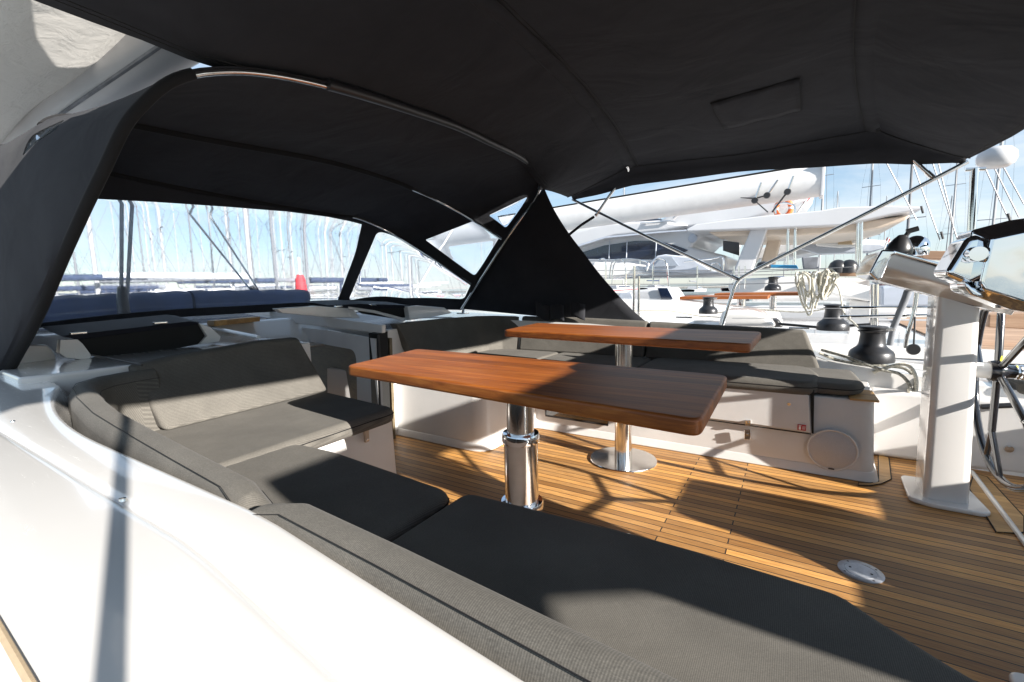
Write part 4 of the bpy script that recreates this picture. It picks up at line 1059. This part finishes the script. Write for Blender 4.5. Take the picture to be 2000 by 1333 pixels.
# its helm pedestals
trace([(1598, 553), (1612, 540), (1700, 560), (1712, 572), (1700, 590), (1630, 578), (1600, 566)], 6.4, .6, 'helm_pod', 'gel', n1, .03)
trace([(1660, 585), (1700, 590), (1712, 660), (1655, 660)], 6.5, .4, 'helm_column', 'gel', n1, .02)
trace([(1655, 590), (1700, 575), (1705, 590), (1662, 620)], 7.2, .1, 'shade_cloth', 'black', n1, .01)
for px in (1704, 1712):
    MB().tube([atY(px, 556, 5.2), atY(px-2, 650, 5.2)], .018, 12).build('rail_post', 'steel', n1)
trace([(1440, 640), (1480, 622), (1520, 625), (1530, 640)], 5.0, .2, 'rope_clutch', 'black', n1, .02)
MB().tube([atY(1520, 633, 4.8), atY(1600, 640, 4.8), atY(1700, 634, 4.8)], .012, 8).build('genoa_track', 'black', n1)
# rails
for pts in ([(1190, 545), (1196, 512), (1220, 512), (1222, 560)], [(1195, 555), (1204, 510), (1262, 511), (1263, 530)], [(1276, 556), (1277, 512), (1300, 510), (1306, 560)], [(1170, 508), (1182, 508), (1183, 545)]):
    MB().tube(cat([atY(*p, 8.2) for p in pts], 4), .014, 8).build('guard_rail', 'steel', n1)
for py in (529, 539, 556):
    MB().tube([atY(1150, py, 8.2), atY(1420, py-1, 8.2), atY(1620, py-3, 8.2)], .006, 6).build('guard_wire', 'wire', n1)
for px in (1362, 1434, 1443, 1455):
    MB().tube([atY(px, 520, 8.2), atY(px, 565, 8.2)], .012, 8).build('rail_post', 'steel', n1)
for k_, xx in enumerate((-3.4, -2.2, -1.2)):
    MB().box((xx, 6.9+.1*k_, .415), (xx+.5, 7.4+.1*k_, .47)).build('deck_hatch', 'tint', n1, bevel=.02)
MB().tube([(-9, 4.80, .44), (5, 4.80, .44)], .022, 8).build('toe_rail', 'mast', n1)
MB().tube([(-9, 8.45, .44), (5, 8.45, .44)], .022, 8).build('toe_rail', 'mast', n1)
for px, py in ((1336, 626), (1460, 629), (1560, 648)):
    c_ = atY(px, py, 4.95)
    MB().tube([c_+Vector((-.08, 0, .03)), c_+Vector((.08, 0, .03))], .010, 8).build('cleat', 'steel', n1)
MB().tube(cat([atY(*p, 5.3) for p in ((1180, 612), (1290, 606), (1370, 618), (1450, 622), (1520, 634))], 5), .008, 6).build('sheet', 'rope_white', n1)
MB().tube(cat([atY(*p, 5.6) for p in ((1400, 612), (1460, 604), (1560, 610), (1610, 604))], 5), .008, 6).build('sheet', 'rope_dark', n1)
anchor(n1, (-2, 6.6, WATER))
# its boom with blocks
nb = thing('boom', 'long white boom reaching across the right background with pulleys under its end', 'boom')
a_, b_ = atY(1040, 437, 7.0), atY(1606, 352, 7.0)
d = (b_-a_)
prof = [(.12*math.cos(2*math.pi*k/24), .20*math.sin(2*math.pi*k/24)) for k in range(24)]
st_ = a_-d*.6
MB().prism([st_+Vector((0, u, v)) for u, v in prof], d*1.6).build('spar', 'mastw', nb, angle=60)
MB().tube([st_+Vector((0, -.03, .205)), b_+Vector((0, -.03, .205))], .012, 6).build('sail_track', 'seam', nb)
MB().box((b_.x-.02, 6.87, b_.z-.21), (b_.x+.02, 7.13, b_.z+.21)).build('end_cap', 'gel_far', nb, bevel=.01)
for (x0, y0, x1, y1) in ((1487, 357, 1474, 392), (1519, 352, 1498, 382), (1550, 344, 1538, 375)):
    MB().tube([atY(x0, y0, 6.8), atY(x1, y1, 6.8)], .014, 8).build('hanger', 'steel', nb)
    MB().lathe([(.001, -.02), (.035, -.02), (.042, 0), (.035, .02), (.001, .02)], atY(x1, y1, 6.8), (0, 1, 0), 16).build('pulley_block', 'black', nb)
MB().tube([atY(1376, 389, 6.9), atY(1405, 384, 6.9), atY(1474, 388, 6.9), atY(1498, 382, 6.9)], .008, 6).build('control_line', 'black', nb)
MB().tube([atY(1538, 375, 6.8), atY(1508, 415, 6.8)], .012, 6).build('control_line', 'black', nb)
MB().tube([atY(1474, 392, 6.8), atY(1500, 415, 6.8)], .008, 6).build('control_line', 'black', nb)
anchor(nb, tuple(b_))
# motor yacht
my = thing('motor_yacht', 'large white motor yacht with dark curved windows behind the boom', 'motor yacht')
Ym = 12.0
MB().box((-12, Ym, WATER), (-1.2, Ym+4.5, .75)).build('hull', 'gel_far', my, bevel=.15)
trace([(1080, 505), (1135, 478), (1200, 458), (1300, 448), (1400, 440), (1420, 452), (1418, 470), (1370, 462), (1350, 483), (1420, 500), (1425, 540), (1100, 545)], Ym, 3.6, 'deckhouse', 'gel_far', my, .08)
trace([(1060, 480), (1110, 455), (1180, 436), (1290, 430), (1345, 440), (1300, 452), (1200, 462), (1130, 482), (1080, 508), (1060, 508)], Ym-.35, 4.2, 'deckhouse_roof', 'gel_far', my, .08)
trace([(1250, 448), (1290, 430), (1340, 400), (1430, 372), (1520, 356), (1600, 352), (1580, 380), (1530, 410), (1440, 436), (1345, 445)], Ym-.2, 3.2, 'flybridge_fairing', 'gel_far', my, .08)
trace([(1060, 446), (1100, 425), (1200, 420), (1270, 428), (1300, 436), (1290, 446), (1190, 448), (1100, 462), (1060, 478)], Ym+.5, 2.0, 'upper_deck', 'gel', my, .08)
trace([(1138, 493), (1180, 480), (1240, 471), (1285, 471), (1320, 480), (1344, 489), (1325, 500), (1298, 508), (1148, 506)], Ym-.03, .02, 'window', 'tint', my, .005)
for px in (1191, 1225, 1282):
    MB().tube([atY(px, 470, Ym-.05), atY(px-2, 508, Ym-.05)], .015, 6).build('window_frame', 'greyhull', my)
MB().lathe([(.001, 0), (.11, 0), (.10, .02), (.001, .02)], atY(1353, 466, Ym-.01), (0, -1, 0), 24).build('emblem', 'greyhull', my)
trace([(1340, 448), (1360, 438), (1480, 423), (1600, 412), (1640, 405), (1740, 402), (1805, 404), (1800, 410), (1745, 418), (1700, 428), (1640, 440), (1500, 446), (1342, 452)], Ym-1.2, 3.4, 'hardtop', 'gel_far', my, .06)
trace([(1380, 452), (1500, 446), (1640, 440), (1700, 430), (1780, 420), (1770, 430), (1720, 446), (1660, 455), (1560, 460), (1400, 462)], Ym-.8, 3.0, 'hardtop_underside', 'cream', my, .05)
trace([(1466, 448), (1500, 446), (1465, 540), (1428, 540)], Ym-.9, .5, 'hardtop_leg', 'gel_far', my, .04)
trace([(1506, 446), (1532, 444), (1512, 520), (1484, 520)], Ym+.6, .5, 'hardtop_leg', 'cream', my, .04)
for px in (1540, 1554, 1676, 1683):
    MB().tube([atY(px, 428, Ym-.9), atY(px-3, 530, Ym-.9)], .03, 10).build('hardtop_post', 'steel', my)
trace([(1412, 470), (1444, 474), (1444, 500), (1412, 490)], Ym-.1, .02, 'cockpit_door', 'blackgloss', my, .005)
MB().tube([atY(1180, 436, Ym), atY(1270, 436, Ym-.4), atY(1310, 432, Ym-.4)], .02, 8).build('rail', 'steel', my)
MB().tube([atY(1315, 428, Ym-.4), atY(1355, 392, Ym-.4), atY(1390, 398, Ym-.4)], .035, 8).build('davit', 'mast', my)
trace([(1200, 427), (1262, 424), (1300, 430), (1290, 437), (1200, 435)], Ym+.45, .03, 'flybridge_screen', 'tint', my, .005)
trace([(1062, 508), (1110, 484), (1182, 462), (1290, 452), (1340, 449), (1340, 451.5), (1290, 455), (1182, 465.5), (1112, 487.5), (1064, 511)], Ym-.37, .02, 'roof_shadow_strip', 'greyhull', my, .002)  # thin grey strip painted as the shade under the roof edge
MB().tube([atY(1425, 372, Ym-.25), atY(1520, 357, Ym-.25)], .02, 6).build('fairing_grab_rail', 'steel', my)
trace([(1418, 383), (1448, 372), (1462, 372), (1440, 383)], Ym-.24, .02, 'air_intake', 'greyhull', my, .002)
for x0 in (1110, 1150, 1200, 1250, 1300):
    MB().tube([atY(x0, 507, Ym-.5), atY(x0, 526, Ym-.5)], .012, 6).build('stanchion', 'steel', my)
MB().tube([atY(1090, 507, Ym-.5), atY(1310, 509, Ym-.5)], .012, 6).build('side_rail', 'steel', my)
MB().tube([atY(1090, 527, Ym-.02), atY(1430, 532, Ym-.02)], .04, 6).build('rub_rail', 'greyhull', my)
anchor(my, (-6, Ym+2, WATER))
# intermediate boat with grey sprayhood
n2 = thing('moored_yacht', 'white yacht with a grey see-through sprayhood in front of the dark windows', 'yacht')
MB().box((-8, 9.0, WATER), (1.5, 11.2, .62)).build('hull', 'gel_far', n2, bevel=.12)
trace([(1256, 526), (1282, 500), (1300, 497), (1345, 502), (1378, 520), (1392, 530), (1330, 533)], 9.2, 1.2, 'sprayhood', 'greyhull', n2, .03)
trace([(1275, 522), (1292, 503), (1312, 502), (1326, 520)], 9.17, .02, 'sprayhood_window', 'tint2', n2, .004) if 'tint2' in M else None
trace([(1140, 535), (1160, 512), (1240, 515), (1255, 535), (1180, 545)], 9.3, .8, 'cabin', 'gel', n2, .05)
for pts in ([(1336, 512), (1390, 506), (1412, 504), (1412, 530)], [(1388, 530), (1390, 516), (1404, 516), (1410, 530)]):
    MB().tube(cat([atY(*p, 9.1) for p in pts], 4), .014, 8).build('guard_rail', 'steel', n2)
anchor(n2, (-3, 10, WATER))
# boats at the right background
n3 = thing('motor_yacht', 'low white motorboat with a covered tender, seen under the hardtop at right', 'motor yacht')
MB().box((-1, 14.5, WATER), (6.5, 18, .7)).build('hull', 'gel_far', n3, bevel=.15)
trace([(1440, 510), (1460, 490), (1560, 470), (1680, 466), (1760, 472), (1722, 487), (1600, 492), (1530, 505)], 14.6, 2.0, 'cabin', 'gel_far', n3, .06)
trace([(1560, 486), (1640, 474), (1720, 478), (1736, 484), (1700, 492), (1600, 496)], 14.3, .3, 'cabin_window', 'greyhull', n3, .02)
trace([(1590, 480), (1600, 462), (1655, 452), (1688, 458), (1696, 470), (1680, 482), (1640, 484)], 13.9, .7, 'tender', 'gel', n3, .12, seg=5)
trace([(1636, 478), (1640, 468), (1662, 468), (1666, 478)], 13.85, .1, 'tender_opening', 'beige', n3, .02)
anchor(n3, (3, 16, WATER))
n4 = thing('moored_yacht', 'white yacht behind the winches, with black dorade covers and blue board', 'yacht')
MB().box((-1.2, 9.4, WATER), (5.5, 12.0, .55)).build('hull', 'gel_far', n4, bevel=.1)
trace([(1420, 560), (1440, 545), (1560, 540), (1700, 545), (1700, 575), (1430, 580)], 9.4, .8, 'coaming', 'gel', n4, .05)
trace([(1476, 522), (1480, 517), (1556, 518), (1560, 525)], 9.3, .3, 'blue_board', 'bluep', n4, .01)
trace([(1566, 502), (1600, 502), (1598, 526), (1569, 526)], 8.9, .35, 'grey_bin', 'greycover', n4, .02)
for px in (1636, 1658): MB().lathe([(.12, -.1), (.125, 0), (.10, .06), (.05, .10), (.001, .11)], atY(px, 521, 8.9), n=20).build('dorade_cover', 'black', n4)
MB().lathe([(.11, -.05), (.12, 0), (.09, .06), (.001, .09)], atY(1491, 520, 9.25), n=20).build('dorade_cover', 'black', n4)
trace([(1640, 530), (1720, 528), (1760, 530), (1760, 540), (1640, 540)], 9.0, .3, 'teak_rail', 'oldteak', n4, .01)
anchor(n4, (2, 10.5, WATER))
wn4 = winch(tuple(atY(1509, 568, 8.4)), .9, 'small winch wrapped in white cloth beyond the teak tables')
MB().lathe([(.001, 0), (.16, 0), (.15, .04), (.09, .10), (.06, .13), (.001, .135)], atY(1509, 569, 8.4), n=20).build('cloth', 'gel_matt', wn4)
# teak-sided boat at the right edge
n5 = thing('moored_yacht', 'white yacht with teak deck and a brown coaming at the right edge', 'yacht')
MB().box((1.2, 5.0, WATER), (9, 9.5, .42)).build('hull', 'gel_far', n5, bevel=.08)
MB().box((1.25, 5.1, .425), (8.9, 9.3, .435)).build('deck', 'oldteak', n5, smooth=False)
trace([(1800, 490), (1860, 491), (1862, 508), (1802, 505)], 9.5, .4, 'deck_box', 'oldteak', n5, .01)
trace([(1858, 500), (1870, 492), (1900, 494), (1940, 510), (1870, 512)], 9.0, .4, 'dark_fitting', 'black', n5, .02)
trace([(1932, 615), (2050, 610), (2050, 645), (1930, 640)], 5.6, .3, 'cockpit_coaming', 'oldteak', n5, .01)
trace([(1720, 560), (1830, 552), (1830, 600), (1720, 600)], 6.3, .4, 'coaming', 'greyhull', n5, .03)
anchor(n5, (4, 7, WATER))
tag(MB().box((1.0, 4.62, .36), (6, 4.75, .47)).build('fender_net', 'black'), 'black netting strip beyond the far wheel', 'netting')

# flags, life ring
t = thing('flag_staff', 'red flag hanging on a slanted staff left of the open sky', 'flag')
MB().tube([atY(1556, 418, 12.5), atY(1608, 345, 12.5)], .02, 6).build('staff', 'wire', t)
MB().prism([atY(*p, 12.5) for p in ((1600, 352), (1592, 378), (1566, 404), (1572, 388), (1590, 362))], (0, .03, 0)).build('cloth', 'red', t, bevel=.005)
anchor(t, tuple(atY(1556, 418, 12.5)))
t = thing('flag_staff', 'small striped red white and blue ensign above the far console', 'flag')
MB().tube([atY(1727, 486, 9.5), atY(1736, 464, 9.5)], .01, 6).build('staff', 'mastw', t)
for k, mt in enumerate(('red', 'gel_far', 'bluep')):
    MB().prism([atY(*p, 9.5+.002*k) for p in ((1733+k*1.5, 464+5*k), (1739-k*1, 468+5*k), (1736-k*1.5, 473+5*k), (1730, 470+5*k))], (0, .01, 0)).build('stripe', mt, t, smooth=False)
anchor(t, tuple(atY(1727, 486, 9.5)))
t = thing('life_ring', 'red and white horseshoe lifebuoy on the flybridge rail', 'lifebuoy')
cc = atY(1530, 408, 11.6)
MB().tube([cc+Vector((.14*math.cos(a), 0, .17*math.sin(a))) for a in [R(-60+15*k) for k in range(21)]], .05, 10).build('ring', 'orange', t)
for a in (0, 180, 90): MB().tube([cc+Vector((.14*math.cos(R(a-8)), 0, .17*math.sin(R(a-8)))), cc+Vector((.14*math.cos(R(a+8)), 0, .17*math.sin(R(a+8))))], .056, 10).build('band', 'white_ink', t)
anchor(t, tuple(cc))
o = MB().tube(cat([atY(*p, 11.5) for p in ((1515, 418), (1515, 402), (1532, 397), (1550, 402), (1552, 418))], 4), .02, 8).build('flybridge_rail', 'steel'); tag(o, 'small curved stainless rail round the lifebuoy', 'rail')

# ============================================================ MARINA: masts and hulls
def sailboat(mastm, cov):
    t = thing('moored_sailboat', 'distant moored sailing boat with bare mast in the crowded marina', 'sailboat', (0, 0, WATER), 'distant sailing boats in the marina')
    Lh, B = 11.0, 1.7
    rows = []
    for i in range(13):
        u = i/12; x = -Lh/2+Lh*u; wd_ = B*(1-abs(2*u-.9)**3*.9) if u > .45 else B*(.78+.22*u/.45); wd_ = max(.04, wd_ if u < 1 else .04)
        if u == 1: wd_ = .05
        z = .95+.25*u
        rows.append([Vector((x, -wd_, z)), Vector((x, -wd_*.92, .3)), Vector((x, 0, -.2)), Vector((x, wd_*.92, .3)), Vector((x, wd_, z)), Vector((x, wd_*.5, z+.06)), Vector((x, 0, z+.08)), Vector((x, -wd_*.5, z+.06)), Vector((x, -wd_, z))])
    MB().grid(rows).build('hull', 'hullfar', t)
    sr_ = []
    for s_ in (-1, 1):
        MB().tube([(rows[i][0].x, s_*(abs(rows[i][0].y)*.985+.01), .78+.02*i) for i in range(12)], .07, 5).build('hull_stripe', cov if cov != 'gel_far' else 'red', t)
    MB().frustum([Vector(p) for p in ((-2.2, -1, 1.1), (2.6, -.7, 1.2), (2.6, .7, 1.2), (-2.2, 1, 1.1))], [Vector(p) for p in ((-2.0, -.8, 1.6), (1.8, -.5, 1.5), (1.8, .5, 1.5), (-2.0, .8, 1.6))]).build('cabin', 'hullfar', t, bevel=.05)
    MB().prism([Vector(p) for p in ((-1.6, -1.02, 1.28), (1.9, -.76, 1.32), (1.5, -.70, 1.46), (-1.5, -.9, 1.46))], (0, 1.9, 0)).build('cabin_window', 'tint', t, smooth=False)
    MB().tube([(.9, 0, 1.2), (.9, 0, 16.5)], [.085, .07], 8).build('mast', mastm, t)
    MB().tube([(.8, 0, 2.5), (-3.8, 0, 2.55)], [.15, .11], 8).build('boom', cov, t)
    for z, w_ in ((6.2, .9), (10.8, .7)): MB().tube([(.9, -w_, z), (.9, w_, z)], .03, 5).build('spreader', mastm, t)
    mb = MB()
    for s_ in (-1, 1): mb.tube([(.7, s_*1.5, 1.1), (.9, s_*.9, 6.2), (.9, s_*.7, 10.8), (.9, 0, 16.3)], .006, 4)
    mb.tube([(5.4, 0, 1.3), (.95, 0, 16.3)], .014, 5); mb.tube([(-5.4, 0, 1.2), (.85, 0, 16.4)], .012, 4)
    mb.build('rigging', 'farwire', t)
    mb = MB()
    for s_ in (-1, 1):
        mb.tube([(-5.2, s_*1.3, 1.55), (-2, s_*1.62, 1.6), (2, s_*1.45, 1.7), (5, s_*.3, 1.85)], .015, 4)
        for xx in (-4.5, -2.5, 0, 2.5): mb.tube([(xx, s_*1.5, 1.0), (xx, s_*1.52, 1.62)], .015, 4)
    mb.build('guard_rail', 'steel', t)
    return t
protos = [sailboat('mastd', 'bluecover'), sailboat('mastl', 'greycover'), sailboat('mastl', 'gel_far')]
random.seed(11)
spots = []
# bow direction from the camera: rows of berths beyond the windscreen, azimuth left
k = 0
for row, (dist, n) in enumerate(((24, 5), (33, 8), (45, 11), (60, 15), (80, 19))):
    for i in range(n):
        az = R(-84+42*(i+.5)/n + random.uniform(-1.2, 1.2)); d_ = dist*(1+random.uniform(-.07, .07))
        spots.append((math.sin(az)*d_, math.cos(az)*d_, R(random.choice((72, 250, 80, 255))+random.uniform(-6, 6)), random.uniform(.72, 1.05)))
for a_d, d_ in ((2, 42), (6, 50), (9, 38), (12, 55), (14.5, 44), (17.5, 50)):
    spots.append((math.sin(R(a_d))*d_, math.cos(R(a_d))*d_, R(80), .9))
for i in range(12):   # a sparse far row beyond the right side
    az = R(-38+52*(i+.5)/12); d_ = random.uniform(75, 110)
    spots.append((math.sin(az)*d_, math.cos(az)*d_, R(random.uniform(60, 110)), random.uniform(.8, 1.1)))
for i, (x, y, a, s) in enumerate(spots):
    pr_ = protos[i % 3]
    if i < 3: root = pr_
    else:
        root = pr_.copy(); col.objects.link(root)
        for ch in pr_.children:
            c2 = ch.copy(); col.objects.link(c2); c2.parent = root
    root.location = (x, y, WATER); root.rotation_euler = (random.uniform(-.015, .015), random.uniform(-.015, .015), a); root.scale = (s*random.uniform(.95, 1.05), s, s)
# red furled sail / cover beyond the windscreen
cc = atX(588, 566, -12)
t = thing('cover_post', 'bright red cloth cover tied round a post, seen through the windscreen', 'red cover')
MB().tube([cc-Vector((0, 0, .35)), cc, cc+Vector((0, 0, .3)), cc+Vector((0, 0, .42))], [.17, .16, .13, .08], 14).build('cloth', 'red', t)
MB().tube([cc-Vector((0, 0, 1.3)), cc+Vector((0, 0, .9))], .03, 8).build('post', 'mastw', t)
anchor(t, tuple(cc-Vector((0, 0, 1.3))))
# distant quay / breakwater
tag(MB().box((-260, 170, WATER-1), (220, 180, -.15)).build('breakwater', 'stone', bevel=.2), 'long low stone breakwater on the horizon', 'breakwater')
tag(MB().box((-190, -60, WATER-1), (-180, 171, .3)).build('breakwater', 'stone', bevel=.2), 'low stone breakwater beyond the masts ahead', 'breakwater')

# ============================================================ unseen shadow casters, added aft of the camera to shade the cockpit
g = thing('stern_shade_caster', 'added unseen shadow caster behind the helm, a roll with a hanging panel', 'shadow caster')  # invented crossbar that throws a band of shade over tables and seats
MB().tube([(1.9, .08, 1.60), (1.9, 3.3, 1.60)], .13, 18).build('shade_roll', 'canvas', g)
cl = roundpoly([Vector((1.9, y, z)) for y, z in ((.08, 1.6), (.08, 1.33), (.12, 1.32), (.22, 1.36), (.36, 1.30), (.44, 1.12), (.46, .95), (.66, .95), (.62, 1.6))], .02, 3)  # outline cut to shape the shade on the near cushion
MB().prism(cl, (.02, 0, 0)).build('shade_panel', 'canvas', g)
for y_ in (.0, 3.35): MB().tube([(1.95, y_, .4), (1.9, y_, 1.62)], .02, 10).build('shade_caster_leg', 'steel', g)
anchor(g, (1.9, 1.6, .4))
g = thing('aft_shade_blocks', 'added unseen white blocks behind the wheels that shade the floor', 'seat')  # invented blocks, sized to keep sun off the aft sole
MB().box((1.9, 1.56, 0), (2.5, 2.0, .93)).build('shade_block_tall', 'gel_matt', g, bevel=.05)
MB().box((1.88, .66, 0), (2.5, 1.56, .66)).build('shade_block_low', 'gel_matt', g, bevel=.04)
MB().box((1.88, 2.0, 0), (2.5, 3.3, .60)).build('shade_block_low', 'gel_matt', g, bevel=.04)
anchor(g, (2.2, 1.9, 0))
